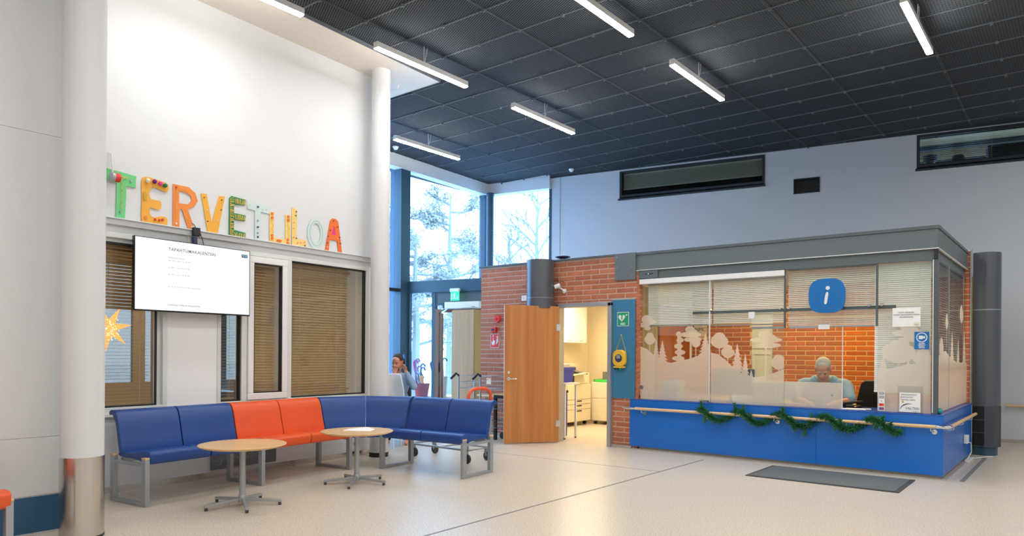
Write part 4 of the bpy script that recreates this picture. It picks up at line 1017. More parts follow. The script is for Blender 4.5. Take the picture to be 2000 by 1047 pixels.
hm.ell(HP(0, .028, .058), (.084*S, .100*S, .084*S), 20, hrot); hm.ell(HP(0, -.052, .088), (.040*S, .03*S, .03*S), 14, hrot); hm.ell(HP(0, .07, -.01), (.074*S, .062*S, .07*S), 14, hrot)
hob = hm.build('hair', 'hair_grey', pr); remesh(hob, .006, 2)
face_parts(hc, S, hrot, pr, None, 'hair_grey')
ch = thing('desk_chair', 'dark office chair under the grey haired person', 'chair', (-2.70, 10.15, 0), R_(10))
MB().prism(rrect(-.23, .23, .50, .98, .08), .22, .27, 'y').build('backrest', 'black', ch); MB().box(-.24, .24, -.22, .22, .37, .42).build('seat', 'black', ch, bevel=.02)
MB().lathe([(.03, .05), (.03, .37)], 12).build('column', 'leg_grey', ch)
for k in range(5): a = 2*PI*k/5; MB().bar((0, 0, .07), (.28*math.cos(a), .28*math.sin(a), .05), .04, .03).build('foot', 'black', ch)
c2 = thing('office_chair', 'black high backed office chair standing right of the seated person', 'chair', (-2.20, 10.45, 0), R_(-20))
MB().prism([(-.22, .55), (-.24, .75), (-.17, 1.02), (-.10, 1.07), (.10, 1.07), (.17, 1.02), (.24, .75), (.22, .55)], -.03, .03, 'y').build('backrest', 'black', c2, bevel=.02)
MB().box(-.25, .25, -.0, .46, .42, .50).build('seat', 'black', c2, bevel=.03); MB().lathe([(.03, .06), (.03, .42)], 12, (0, .23, 0)).build('column', 'leg_grey', c2)
for k in range(5): a = 2*PI*k/5; MB().bar((0, .23, .07), (.28*math.cos(a), .23+.28*math.sin(a), .04), .04, .03).build('foot', 'black', c2)
for sx in (-.27, .27): MB().box(sx-.03, sx+.03, .03, .30, .66, .69).bar((sx, .2, .45), (sx, .2, .67), .03, .03).build('armrest', 'black', c2)
# things on the desk
ms = thing('computer_mouse', 'black computer mouse on the desk by the elbow', 'mouse', (-2.22, 9.62, .735)); MB().ell((0, 0, .018), (.032, .055, .018), 14).build('shell', 'black_gloss', ms, smooth=True)
mp_ = thing('desk_papers', 'loose white papers lying on the blue desk in the hatch', 'papers', (-2.2, 9.46, .735), R_(12)); MB().box(-.16, .12, -.05, .09, 0, .004).build('sheet', 'white_paper', mp_); MB().box(-.10, .18, -.03, .11, .004, .007).build('sheet', 'white_paper', mp_)
tp = thing('desk_telephone', 'black desk telephone handset near the mouse', 'telephone', (-2.30, 9.78, .735), R_(25)); MB().box(-.09, .09, -.08, .08, 0, .03).build('base', 'black', tp, bevel=.006); MB().bar((-.10, .02, .05), (.12, .0, .075), .045, .03).build('handset', 'black', tp, bevel=.008)
mo = thing('computer_monitor', 'dark monitor seen blurred through the frosted second pane', 'monitor', (-3.85, 9.75, .735), R_(8))
MB().box(-.29, .29, -.015, .02, .10, .46).build('housing', 'anthracite_blue', mo, bevel=.006); MB().box(-.03, .03, .0, .03, .0, .12).box(-.1, .1, -.07, .09, 0, .01).build('stand', 'black', mo)
m2 = thing('computer_monitor', 'second monitor behind the glass left of the person', 'monitor', (-3.25, 9.72, .735), R_(-6))
MB().box(-.27, .27, -.015, .02, .08, .30).build('housing', 'toy_pale', m2, bevel=.006); MB().box(-.03, .03, .0, .03, .0, .12).box(-.1, .1, -.07, .09, 0, .01).build('stand', 'leg_grey', m2)
tb = thing('paper_tray', 'small white tray behind the frosted second pane', 'tray', (-3.62, 9.45, .735)); MB().prism([(-.09, 0), (.09, 0), (.11, .11), (-.11, .11)], -.06, .06, 'y').build('tray', 'white_plastic', tb)
pb = thing('binder_box', 'pale box behind the frosted leftmost pane', 'box', (-4.75, 9.75, .735)); MB().box(-.15, .13, -.12, .12, .08, .28).box(-.15, .13, -.12, .12, 0, .07).build('box', 'toy_pale', pb, bevel=.01)
for k in range(10):
    t = thing('candle_stick', ('first', 'second', 'third', 'fourth', 'fifth', 'sixth', 'seventh', 'eighth', 'ninth', 'tenth')[k]+' white candle from the left in the row behind the leftmost pane', 'candle', (-5.0+k*.095, 9.40, .735), 0, 'row of candles behind the frosted pane')
    MB().lathe([(.018, 0), (.018, .012), (.008, .016), (.008, .10), (.002, .108)], 10).build('candle', 'white_plastic', t)
cu_ = thing('curtain', 'beige striped curtain at the left inside the booth', 'curtain', (-5.40, 9.60, 0), R_(90))
mb = MB(); pts_ = [(i*.02, .02*math.sin(i*.9)) for i in range(46)]
for i in range(45): (a, b), (c, d) = pts_[i], pts_[i+1]; mb.add([(a, b, .75), (c, d, .75), (c, d, 2.45), (a, b, 2.45)], [(0, 1, 2, 3)])
mb.build('cloth', 'curtain', cu_, smooth=True)
po = thing('wall_poster', 'white poster with blue lettering on the booth brick wall', 'poster', (-5.29, YB-.012, 1.78)); MB().box(-.12, .12, -.003, 0, -.12, .12).build('sheet', 'cream', po); text('print', 'NMC', .09, 'sign_blue', po, (0, -.0045, .05)); MB().box(.02, .10, -.004, -.003, -.10, -.07).build('logo_bar', 'gold', po)

# back room
def rp(n, l, c, loc, rz=0, g=None): return thing(n, l, c, loc, rz, g)
uc = rp('wall_cupboard', 'white wall cupboard with two doors high in the back room', 'cupboard', (-8.10, 10.82, 1.60))
MB().box(0, .30, 0, 1.25, 0, .72).build('body', 'white_plastic', uc)
for k in range(3):
    d = MB().box(.302, .318, .005+k*.417, .41+k*.417, .005, .715).build('door', 'white_plastic', uc, bevel=.002); MB().tube([(.33, .15+k*.417, .045), (.33, .27+k*.417, .045)], .005, 8).build('handle', 'chrome', d)
cpy = rp('photocopier', 'cream office photocopier with paper drawers in the back room', 'photocopier', (-7.62, 11.12, 0))
MB().box(-.46, 0, 0, .84, .08, .80).build('body', 'cream_machine', cpy, bevel=.01)
for z0, z1 in ((.09, .31), (.32, .41), (.42, .50), (.51, .79)):
    d = MB().box(.002, .02, .02, .82, z0, z1).build('drawer', 'cream_machine', cpy, bevel=.004)
    if z1 < .6: MB().box(.018, .024, .28, .50, z1-.035, z1-.012).build('drawer_pull', 'black', d)
MB().box(-.45, -.02, .30, .84, .80, 1.02).build('scanner_unit', 'cream_machine', cpy, bevel=.01); MB().box(-.45, -.02, .0, .30, .80, .97).build('paper_output', 'black', cpy)
MB().bar((-.24, -.02, 1.12), (-.1, .62, 1.00), .42, .03).build('document_cover', 'copier_grey', cpy); MB().bar((-.02, .2, .98), (.14, .42, 1.02), .18, .02).build('control_panel', 'cream_machine', cpy)
for x in (-.4, -.08):
    for y in (.08, .76): MB().lathe([(.035, -.02), (.035, .02)], 14, (x, y, .04), 'y').build('castor', 'black', cpy)
ps = rp('paper_stack', 'pile of loose papers on top of the photocopier', 'papers', (-7.78, 11.45, 1.13), R_(5))
for k in range(5): MB().bar((-.15+random.uniform(-.04, .04), -.2, .01+k*.012), (-.1+random.uniform(-.05, .05), .25, .015+k*.012), .22, .006).build('sheet', 'cream', ps)
m3 = rp('finishing_machine', 'beige upright machine under the green tray in the back room', 'machine', (-7.62, 12.02, 0))
MB().box(0, .33, 0, .55, .07, .83).build('body', 'cream_machine', m3, bevel=.01); MB().box(.002, .328, -.012, 0, .52, .82).build('door', 'cream_machine', m3, bevel=.004); MB().box(.002, .328, -.012, 0, .08, .51).build('door', 'cream_machine', m3, bevel=.004)
MB().box(.33, .62, .04, .5, .07, .18).box(.33, .62, .10, .5, .18, .55).build('side_unit', 'cream_machine', m3, bevel=.01); MB().bar((.33, .2, .78), (.62, .15, .66), .3, .02).bar((.35, .2, .70), (.6, .15, .60), .28, .02).build('output_tray', 'copier_grey', m3)
for x in (.05, .28, .55): MB().lathe([(.03, -.02), (.03, .02)], 12, (x, .06, .03), 'y').build('castor', 'black', m3)
gt = rp('green_tray', 'bright green tray on the beige machine', 'tray', (-7.60, 12.05, .835)); MB().box(0, .5, 0, .4, 0, .012).box(0, .5, 0, .012, .012, .05).box(0, .012, 0, .4, .012, .05).box(.488, .5, 0, .4, .012, .05).build('tray', 'green_plastic', gt)
bk = rp('cardboard_bundle', 'grey box standing behind the green tray', 'box', (-7.55, 12.30, .85)); MB().box(0, .2, 0, .2, 0, .18).build('box', 'copier_grey', bk)
tbw = rp('work_table', 'white topped high table with slim legs just inside the doorway', 'table', (-7.42, 9.50, 0))
MB().box(-.60, .90, .0, .42, .885, .915).build('table_top', 'white_plastic', tbw, bevel=.004)
for x in (-.55, .84):
    for y in (.06, .38): MB().box(x-.015, x+.015, y-.015, y+.015, .02, .885).build('leg', 'frame_white', tbw); MB().lathe([(.016, 0), (.016, .02)], 10, (x, y, 0)).build('foot', 'black', tbw)
bb = rp('plastic_crate', 'blue plastic crate with white print on the work table', 'crate', (-6.80, 9.68, .915), R_(3))
MB().add([(-.2, -.14, 0), (.12, -.14, 0), (.12, .25, 0), (-.2, .25, 0), (-.23, -.16, .24), (.15, -.16, .24), (.15, .28, .24), (-.23, .28, .24)], [(0, 3, 2, 1), (0, 1, 5, 4), (1, 2, 6, 5), (2, 3, 7, 6), (3, 0, 4, 7)]).build('bin', 'bin_blue', bb)
frame = MB(); frame.box(-.245, .165, -.175, -.155, .20, .25).box(.145, .165, -.175, .295, .20, .25).box(-.245, .165, .275, .295, .2, .25).build('rim', 'bin_blue', bb)
text('print', 'posti', .07, 'white_paper', bb, (.0, -.163, .13)); MB().box(-.18, .1, -.1, .2, .2, .3).build('contents', 'cream', bb)
lb_ = rp('recycling_box', 'tall blue recycling box under the work table', 'box', (-6.93, 9.70, 0)); MB().box(-.2, .2, -.12, .16, .02, .74).build('box', 'bin_blue', lb_, bevel=.01); MB().box(-.21, .21, -.13, .17, .74, .78).build('lid', 'black', lb_)

# ------------------------------------------------------------------ columns in the hall
c1 = thing('round_column', 'big white round column with shining steel sleeve at the left', 'column', (-5.86, 2.15, 0))
MB().lathe([(.145, .60), (.145, CZ+.02)], 48).build('shaft', 'white_wall', c1, smooth=True)
MB().lathe([(.148, .0), (.148, .605)], 48).build('steel_sleeve', 'steel', c1, smooth=True); MB().lathe([(.15, 0), (.15, .018)], 48).build('base_ring', 'black', c1)
c2_ = thing('round_column', 'slim white round column at the end of the window wall', 'column', (-7.38, 6.34, 0))
MB().lathe([(.125, .05), (.122, CZ-.02)], 40).build('shaft', 'white_wall', c2_, smooth=True); MB().lathe([(.128, 0), (.128, .06)], 40).build('base_ring', 'black', c2_)

# ------------------------------------------------------------------ benches
seat_prof = [(0, .47), (.0, .44), (.01, .385), (.03, .372), (.10, .385), (.25, .41), (.45, .405), (.52, .42), (.53, .445), (.45, .455), (.30, .455), (.14, .485), (.07, .492), (.02, .485)]
back_prof = [(.455, .44), (.49, .43), (.515, .45), (.55, .62), (.575, .72), (.62, .785), (.655, .80), (.67, .785), (.685, .79), (.685, .815), (.665, .835), (.60, .835), (.555, .80), (.525, .72), (.50, .60)]
def round_poly(p, n=2):
    for _ in range(n):
        p = [q for i in range(len(p)) for q in ((p[i][0]*.75+p[(i+1) % len(p)][0]*.25, p[i][1]*.75+p[(i+1) % len(p)][1]*.25), (p[i][0]*.25+p[(i+1) % len(p)][0]*.75, p[i][1]*.25+p[(i+1) % len(p)][1]*.75))]
    return p
SPr, BPr = round_poly(seat_prof, 1), round_poly(back_prof, 1)
def leg_frame(t, x, cap=True):
    MB().box(x-.022, x+.022, .01, .07, 0, .42).box(x-.022, x+.022, .53, .59, 0, .42).box(x-.022, x+.022, .07, .53, 0, .035).box(x-.02, x+.02, .07, .53, .355, .385).build('leg_frame', 'leg_grey', t, bevel=.004)
    for y in (.01, .53): MB().box(x-.023, x+.023, y-.002, y+.062, .42, .437).build('wood_cap', 'rail_wood', t, bevel=.003)
def bench(label, loc, rz, n, colr, L=.615, group=None, x0=0, legs=(1, 1)):
    """local x along the bench, local y from front to back"""
    t = thing('waiting_bench', label, 'bench', loc, rz, group)
    for k in range(n):
        a, b = x0+k*L+.006, x0+(k+1)*L-.006
        MB().prism(SPr, a, b, 'x').build('seat', colr, t, bevel=.008, seg=2); MB().prism(BPr, a, b, 'x').build('backrest', colr, t, bevel=.008, seg=2)
    MB().box(x0+.02, x0+n*L-.02, .46, .50, .36, .40).build('seat_rail', 'leg_grey', t)
    if legs[0]: leg_frame(t, x0-.012)
    if legs[1]: leg_frame(t, x0+n*L-.012)
    return t
# row along the left wall: local x = u1, local y = away from the hall
rz1 = R_(96.3)
b1 = bench('blue two seat bench below the television, nearest the camera', (-6.49, 2.93, 0), rz1, 2, 'seat_blue', .622)
b2 = bench('orange two seat bench between the blue benches', (-6.49+1.246*math.cos(rz1), 2.93+1.246*math.sin(rz1), 0), rz1, 2, 'seat_orange', .622, legs=(0, 1))
L2 = 1.246*2-.004
A3 = Vector((-6.49+L2*math.cos(rz1), 2.93+L2*math.sin(rz1), 0))
A4 = Vector((-6.555, 5.66, 0)); rz2 = R_(5.7)+0
# row facing the camera: front faces -y(local) ; leg at A4
b3 = bench('blue two seat bench on the right, its back to the entrance', tuple(A4), rz2, 2, 'seat_blue', .610)
# corner wedge of two seats between A3 and A4
cw = thing('corner_bench', 'blue corner seat unit of two wedge seats joining the benches', 'bench', (0, 0, 0))
def sweep(pa, da, pb, db, prof, name, nseg=1):
    """loft a profile from section (point pa, depth direction da) to (pb, db)"""
    mb = MB(); k = len(prof); vs_ = []
    for f in [i/8 for i in range(9)]:
        p = pa.lerp(pb, f); d = da.lerp(db, f)
        vs_ += [(p.x+d.x*t_, p.y+d.y*t_, z) for t_, z in prof]
    fs_ = [(i*k+j, i*k+(j+1) % k, (i+1)*k+(j+1) % k, (i+1)*k+j) for i in range(8) for j in range(k)] + [tuple(range(k)), tuple(8*k+j for j in range(k))[::-1]]
    mb.add(vs_, fs_); mb.build(name, 'seat_blue', cw, smooth=True, angle=50)
dA = Vector((-math.sin(rz1), math.cos(rz1), 0)); dB = Vector((-math.sin(rz2), math.cos(rz2), 0))
eA = Vector((math.cos(rz1), math.sin(rz1), 0)); eB = Vector((math.cos(rz2), math.sin(rz2), 0))
pA = A3+eA*.008; pB = A4-eB*.035; pM = (pA+pB)/2 - (dA+dB).normalized()*-.0
dM = (dA+dB)/2*1.42
for (a, da, b, db) in ((pA, dA, pM-(pM-pA)*.02, dM*.995), (pM+(pB-pM)*.02, dM*.995, pB, dB)):
    sweep(a, da, b, db, SPr, 'seat'); sweep(a, da, b, db, BPr, 'backrest')
# near bench at the left picture edge
nb = bench('orange seated bench end cut by the left picture edge', (-5.37, .335, 0), R_(90), 2, 'seat_orange', .615)

# line drawing plate on the wall under the benches
dp = thing('drawing_plate', 'dark grey plate with white leaf line drawing under the bench', 'panel', LW['loc'], LW['rotz'])
MB().box(1.13, 1.98, -.016, -.006, .085, .33).build('plate', 'drawing_grey', dp)
lm = MB()
for k in range(9):
    a = R_(150-k*13); lm.tube([(1.22, -.018, .12), (1.25+.10*math.cos(a)*.5+.04, -.018, .12+.10*math.sin(a)), (1.24+.13*math.cos(a)+.05, -.018, .12+.13*math.sin(a))], .0018, 4)
for k in range(6): lm.tube([(1.38+i*.03, -.018, .15+.02*k+.02*math.sin(i*.5+k)+.004*i) for i in range(17)], .0015, 4)
lm.build('line_drawing', 'drawing_line', dp)
# ------------------------------------------------------------------ tables
def table(label, loc, arms, dia=.76, h=.56):
    t = thing('round_table', label, 'table', loc)
    MB().lathe([(dia/2-.05, h-.028), (dia/2-.006, h-.012), (dia/2, h-.004), (dia/2-.004, h)], 64).build('table_top', 'table_birch', t, smooth=True, angle=30)
    MB().lathe([(.028, .04), (.026, h-.03)], 24).build('pole', 'leg_grey', t, smooth=True); MB().lathe([(.09, h-.036), (.09, h-.028)], 20).build('top_plate', 'leg_grey', t)
    MB().lathe([(.034, .03), (.036, .085), (.03, .10)], 20).build('hub', 'leg_grey', t, smooth=True)
    MB().box(-.04, -.026, -.01, .01, h-.16, h-.13).build('lever', 'leg_grey', t)
    for k in range(5):
        a = R_(arms+72*k); c, s = math.cos(a), math.sin(a)
        l = MB().bar((c*.02, s*.02, .062), (c*.34, s*.34, .038), .028, .026).build('leg', 'leg_grey', t, bevel=.004)
        MB().lathe([(.014, 0), (.014, .026)], 12, (c*.325, s*.325, 0)).build('foot', 'rubber', l)
    return t
table('round birch table in front of the nearest blue bench', (-5.93, 3.50, 0), -24)
table('round birch table with a sheet of paper on it', (-6.03, 4.88, 0), -53)
pp = thing('paper_sheet', 'loose white paper sheet lying on the far round table', 'paper', (-6.06, 4.93, .561), R_(35))
MB().add([(-.15, -.105, 0), (.15, -.105, 0), (.15, .105, 0), (-.15, .105, 0), (0, .02, .004), (.06, .105, .02)], [(0, 1, 4), (1, 2, 5, 4), (5, 3, 4), (3, 0, 4)]).build('sheet', 'white_paper', pp)

# ------------------------------------------------------------------ television and fittings
tv = thing('television', 'wall mounted television showing a white event calendar page', 'television', LW['loc'], LW['rotz'])
MB().box(.20, 1.50, -.165, -.125, 1.79, 2.525).build('housing', 'black_gloss', tv, bevel=.003)
MB().box(.5, 1.2, -.125, 0, 1.95, 2.3).build('wall_mount', 'black', tv)
MB().box(.21, 1.49, -.1665, -.165, 1.805, 2.517).build('screen', 'screen_glow', tv)
text('screen_text', 'TAPAHTUMAKALENTERI', .044, 'text_grey', tv, (.545, -.168, 2.43), align='LEFT', bold=.0004, thick=.0004, space=1.12)
for z, s in ((2.345, 'AVAJAISVIIKKO'), (2.315, 'ma 18.1. klo 14-15.30'), (2.245, 'to 28.1. klo 14-15.30'), (2.175, 'pe 29.1. klo 14-15.30'), (2.05, 'su 31.1. klo 12-15.30 Leirikoulu')):
    text('screen_text', s, .020, 'leg_grey', tv, (.545, -.168, z), align='LEFT', thick=.0004, space=1.3)
text('screen_text', 'Lisätietoa Valterin kalenterista', .026, 'text_grey', tv, (.54, -.168, 1.865), align='LEFT', thick=.0004, space=1.1)
MB().box(1.39, 1.465, -.168, -.1665, 2.44, 2.475).build('logo_badge', 'panel_blue', tv); text('screen_text', 'VALTERI', .016, 'white_paper', tv, (1.4275, -.169, 2.458), thick=.0004)
ad = thing('power_adapter', 'black power adapter plugged in above the television', 'adapter', on(LW, .905, -.05, 2.62), LW['rotz'])
MB().box(-.04, .04, -.04, .0, .0, .09).build('plug_block', 'black', ad, bevel=.006); MB().box(-.035, .015, -.03, .02, -.09, -.01).build('plug_block', 'navy', ad, bevel=.01); MB().box(-.06, .06, .038, .046, -.09, .06).build('socket_plate', 'white_plastic', ad)
MB().tube([(.035, -.03, .05), (.06, -.04, -.03), (.09, -.02, -.09), (.14, .0, -.13)], .004, 6).build('cable', 'black', ad)
MB().tube([(.0, -.01, .09), (-.01, .0, .12), (-.02, .03, .14)], .004, 6).build('cable', 'black', ad)
hk = thing('wire_hook', 'thin metal wire hook with a red and grey round reel', 'hook', on(LW, .015, 0, 3.0), LW['rotz'])
MB().tube([(-.2, -.005, .31), (.03, -.02, .31), (.03, -.06, .12)], .008, 8).build('wire', 'frame_silver', hk)
MB().lathe([(.045, -.03), (.05, -.015), (.045, 0)], 20, (.03, -.08, .07), 'x').build('disc', 'leg_grey', hk, smooth=True); MB().lathe([(.042, .0), (.042, .05)], 20, (.03, -.08, .07), 'x').build('reel', 'fire_red', hk, smooth=True)

# ------------------------------------------------------------------ hand-made letters on the ledge
G_ = 'handmade letters spelling a welcome word on the wall'
def letter(name, label, loops, mt, x, sm=0):
    t = thing(name, label, 'letter', on(LW, x, -.004, 2.69), LW['rotz'], G_)
    flat('letter_board', loops, .009, mt, t, smooth_n=sm); return t
def beads(t, pts, mt, r=.009, name='bead'):
    for x, z in pts: MB().lathe([(r, -.022), (r, -.014)], 12, (x, 0, z), 'y').build(name, mt, t)
T_ = letter('letter_t', 'light green letter T at the start of the word', [[(0, .36), (.105, .345), (.10, .0), (.185, -.005), (.20, .335), (.29, .33), (.295, .45), (.005, .47)]], 'craft_green', 0)
beads(T_, [(.24, .39), (.14, .07)], 'leg_grey', .012, 'button'); MB().tube([(.15+.012*math.sin(i*1.7), -.02, .42-.017*i) for i in range(20)], .003, 5).tube([(.15+.004*i, -.02, .41+.008*math.sin(i)) for i in range(16)], .003, 5).build('yarn', 'yarn_yellow', T_)
E_ = letter('letter_e', 'orange yellow letter E with four coloured pom-poms', [[(.0, .02), (.03, -.02), (.25, -.02), (.28, .02), (.27, .09), (.2, .09), (.12, .06), (.085, .1), (.09, .17), (.15, .15), (.2, .16), (.215, .21), (.2, .25), (.14, .245), (.09, .25), (.08, .33), (.12, .38), (.2, .36), (.27, .345), (.29, .39), (.28, .44), (.2, .455), (.05, .47), (.0, .44), (.01, .25)]], 'craft_yellow', .345, 1)
for x, z, c in ((.055, .425, 'cream'), (.125, .43, 'purple'), (.185, .42, 'pink'), (.235, .41, 'pom_green')): MB().ell((x, -.032, z), .023, 12).build('pom_pom', c, E_, smooth=True)
beads(E_, [(.14, .045), (.185, .045), (.22, .055)], 'bead_red', .013, 'pom_pom'); beads(E_, [(.045, .05)], 'craft_orange', .018, 'button')
MB().tube([(.04+.022*math.cos(i*1.3), -.018, .27+.05*math.sin(i*1.05)) for i in range(24)], .0025, 5).build('yarn', 'yarn_yellow', E_)
R2 = letter('letter_r', 'orange letter R with stitched yellow lines', [[(0, -.01), (.07, -.01), (.07, .20), (.10, .20), (.17, .0), (.24, .02), (.165, .21), (.23, .25), (.275, .32), (.25, .40), (.17, .45), (.0, .45)], [(.065, .26), (.065, .39), (.15, .385), (.20, .355), (.205, .31), (.17, .265)]], 'craft_orange', .68)
st_ = MB()
for k in range(12): st_.box(.03, .034, -.017, -.014, .04+k*.033, .06+k*.033)
for k in range(6): st_.bar((.06+k*.022, -.0155, .422-k*.004), (.072+k*.022, -.0155, .42-k*.004), .004, .003); st_.bar((.10+k*.018, -.0155, .19-k*.028), (.108+k*.018, -.0155, .172-k*.028), .004, .003)
st_.build('stitches', 'yarn_yellow', R2); beads(R2, [(.03, .42)], 'bead_red', .010, 'button'); beads(R2, [(.03, .04), (.205, .03)], 'cream', .011, 'button')
V_ = letter('letter_v', 'yellow letter V with scattered small beads', [[(0, .41), (.065, .415), (.13, .10), (.215, .42), (.285, .43), (.20, .0), (.10, -.02), (.075, .03)]], 'craft_yellow', .995)
beads(V_, [(.03, .37), (.075, .12), (.24, .38), (.235, .27), (.125, .0)], 'bead_dark', .007); beads(V_, [(.065, .24), (.19, .15)], 'cream', .008)
E2 = letter('letter_e', 'dark green letter E wrapped in yellow yarn', [[(0, .0), (.21, -.015), (.21, .06), (.06, .075), (.06, .19), (.205, .195), (.21, .26), (.06, .265), (.06, .36), (.205, .375), (.21, .44), (.03, .45), (.0, .42)]], 'craft_dark_green', 1.335)
yn = MB()
for k in range(46):
    z = .02+k*.0088; d = random.uniform(-.03, .03); yn.tube([(.004, -.017, z), (.056, -.017, z+d)], .0022, 4)
for bz in (.02, .225, .405):
    for k in range(16): x = .07+k*.0085; yn.tube([(x, -.017, bz-.03), (x+random.uniform(-.02, .02), -.017, bz+.025)], .0022, 4)
yn.build('yarn', 'yarn_yellow', E2)['kind'] = 'stuff'
T2 = letter('letter_t', 'pale blue letter T with a row of grey buttons', [[(0, .345), (.10, .335), (.10, .0), (.175, .0), (.18, .335), (.30, .33), (.30, .42), (.0, .435)]], 'craft_pale_blue', 1.567)
beads(T2, [(.135, .385), (.135, .15), (.135, .035)], 'bead_dark', .012, 'button'); beads(T2, [(.135, .225), (.135, .08)], 'leg_grey', .013, 'button'); beads(T2, [(.03, .39), (.2, .36), (.25, .37)], 'cream', .006)
U_ = letter('letter_u', 'cream yellow letter U with orange round buttons', [[(0, .36), (.0, .0), (.29, -.02), (.295, .36), (.225, .36), (.225, .055), (.06, .06), (.06, .36)]], 'craft_pale_yellow', 1.87)
beads(U_, [(.03, .34), (.03, .29), (.03, .08), (.03, .045), (.11, .03), (.145, .03), (.255, .06), (.255, .02), (.26, .34), (.26, .295)], 'craft_red_orange', .016, 'button')
MB().tube([(.03+.014*math.sin(i*.9), -.017, .11+i*.0105) for i in range(16)], .0025, 5).tube([(.258+.014*math.sin(i*.9), -.017, .09+i*.012) for i in range(16)], .0025, 5).build('yarn', 'yarn_yellow', U_)
L_ = letter('letter_l', 'pale yellow letter L with dark beads', [[(0, .46), (.075, .45), (.07, .09), (.215, .09), (.22, .0), (.0, .0)]], 'craft_pale_yellow', 2.19)
beads(L_, [(.055, .42), (.05, .37), (.06, .095), (.19, .02)], 'bead_dark', .008); beads(L_, [(.02, .28), (.02, .21), (.02, .1), (.08, .04), (.13, .05), (.18, .06)], 'craft_orange', .007)
oo = [(.135+.13*math.cos(a), .195+.195*math.sin(a)) for a in [2*PI*i/32 for i in range(32)]]; oi_ = [(.14+.072*math.cos(a), .20+.125*math.sin(a)) for a in [2*PI*i/32 for i in range(32)]]
O_ = letter('letter_o', 'pale blue oval letter O with thin yarn ring', [oo, oi_[::-1]], 'craft_pale_blue', 2.42)
MB().tube([(.137+.1*math.cos(a), -.017, .198+.16*math.sin(a)) for a in [2*PI*i/40 for i in range(41)]], .002, 4).build('yarn', 'leg_grey', O_)
A_ = letter('letter_a', 'bright orange letter A with beads at the word end', [[(0, -.01), (.06, -.01), (.075, .15), (.20, .15), (.225, -.015), (.29, -.015), (.215, .40), (.18, .43), (.12, .43), (.085, .40)], [(.105, .22), (.18, .22), (.145, .345)]], 'craft_red_orange', 2.705)
beads(A_, [(.13, .40), (.075, .27), (.20, .33), (.045, .19), (.235, .2), (.03, .1), (.25, .12)], 'bead_dark', .008); beads(A_, [(.2, .18), (.03, .05), (.27, .05)], 'cream', .007)
flat('glitter_triangle', [[(.105, .22), (.18, .22), (.145, .345)]], .004, 'pink', A_, y=-.0)

# ------------------------------------------------------------------ ceiling lamps
where = {(-8.93, 7.97): 'linear ceiling lamp nearest the glazed corner', (-6.42, 7.97): 'linear ceiling lamp between the corner lamp and the middle of the ceiling',
         (-6.42, 5.43): 'linear ceiling lamp beside the white soffit tip', (-3.94, 7.97): 'linear ceiling lamp in the middle above the booth front',
         (-3.94, 5.43): 'linear ceiling lamp cut by the top picture edge at the middle', (-1.43, 7.97): 'rightmost linear ceiling lamp, steep in the picture',
         (-6.42, 2.89): 'linear ceiling lamp cut by the top edge above the white wall'}
LH = 4.93
for (x, y) in lamps_seen:
    t = thing('linear_lamp', where[(x, y)], 'lamp', (x, y, 0), 0, 'linear lamps hung from the ceiling')
    MB().box(-.031, .031, 0, LAMP_LEN, LH, LH+.06).build('housing', 'frame_white', t)
    MB().box(-.031, .031, .0, LAMP_LEN, LH-.018, LH-.001).build('diffuser', 'lamp_glow', t)
    MB().box(-.033, .033, -.008, .0, LH-.01, LH+.06).box(-.033, .033, LAMP_LEN, LAMP_LEN+.008, LH-.01, LH+.06).build('end_cap', 'frame_white', t)
    MB().tube([(0, .77, LH+.06), (0, .77, CZ)], .004, 6).tube([(0, .78, LH+.06), (.01, .80, CZ-.1), (0, .83, CZ)], .003, 5).build('hanger', 'frame_white', t)
for p, lb in (((-8.27, 12.2, CZ-.005), 'white smoke detector on the ceiling near the pale far wall'), ((-9.95, 8.9, CZ-.005), 'white smoke detector on the ceiling next to the white column')):
    t = thing('smoke_detector', lb, 'smoke detector', p); MB().lathe([(.055, 0), (.055, -.015), (.045, -.03), (.03, -.055), (.0001, -.06)], 24).build('housing', 'white_plastic', t, smooth=True); MB().lathe([(.047, -.018), (.047, -.024)], 20).build('vent_ring', 'leg_grey', t)

# ------------------------------------------------------------------ trolleys behind the benches
tr1 = thing('platform_trolley', 'steel platform trolley with red padded handle behind the blue bench', 'trolley', (-6.53, 6.62, 0), R_(-1))
MB().tube([(-.55, -.0, .17), (.52, -.0, .17), (.52, .42, .17), (-.55, .42, .17), (-.55, 0, .17)], .014, 8).tube([(0, 0, .17), (0, .42, .17)], .012, 8).build('frame', 'wire_steel', tr1)
MB().tube([(.52, .0, .17), (.52, .0, .80)], .013, 8).tube([(.52, .42, .17), (.52, .42, .80)], .013, 8).build('upright', 'wire_steel', tr1)
MB().tube([(.52, .0, .76), (.52, .0, .86), (.52, .05, .92), (.52, .12, .94), (.52, .30, .94), (.52, .37, .92), (.52, .42, .86), (.52, .42, .76)], .022, 12).build('handle', 'orange_foam', tr1, smooth=True)
for x in (-.50, .47):
    for y in (.02, .40):
        f = MB().box(x-.02, x+.02, y-.02, y+.02, .11, .16).bar((x, y-.022, .12), (x+.015, y-.022, .06), .004, .03).bar((x, y+.022, .12), (x+.015, y+.022, .06), .004, .03).build('castor_fork', 'wire_steel', tr1)
        MB().lathe([(.055, -.016), (.06, -.01), (.06, .01), (.055, .016)], 20, (x+.015, y, .06), 'y').build('wheel', 'rubber', f, smooth=True)
tr2 = thing('basket_trolley', 'tall wire basket trolley with black grips by the brick wall', 'trolley', (-7.35, 8.55, 0), R_(2))
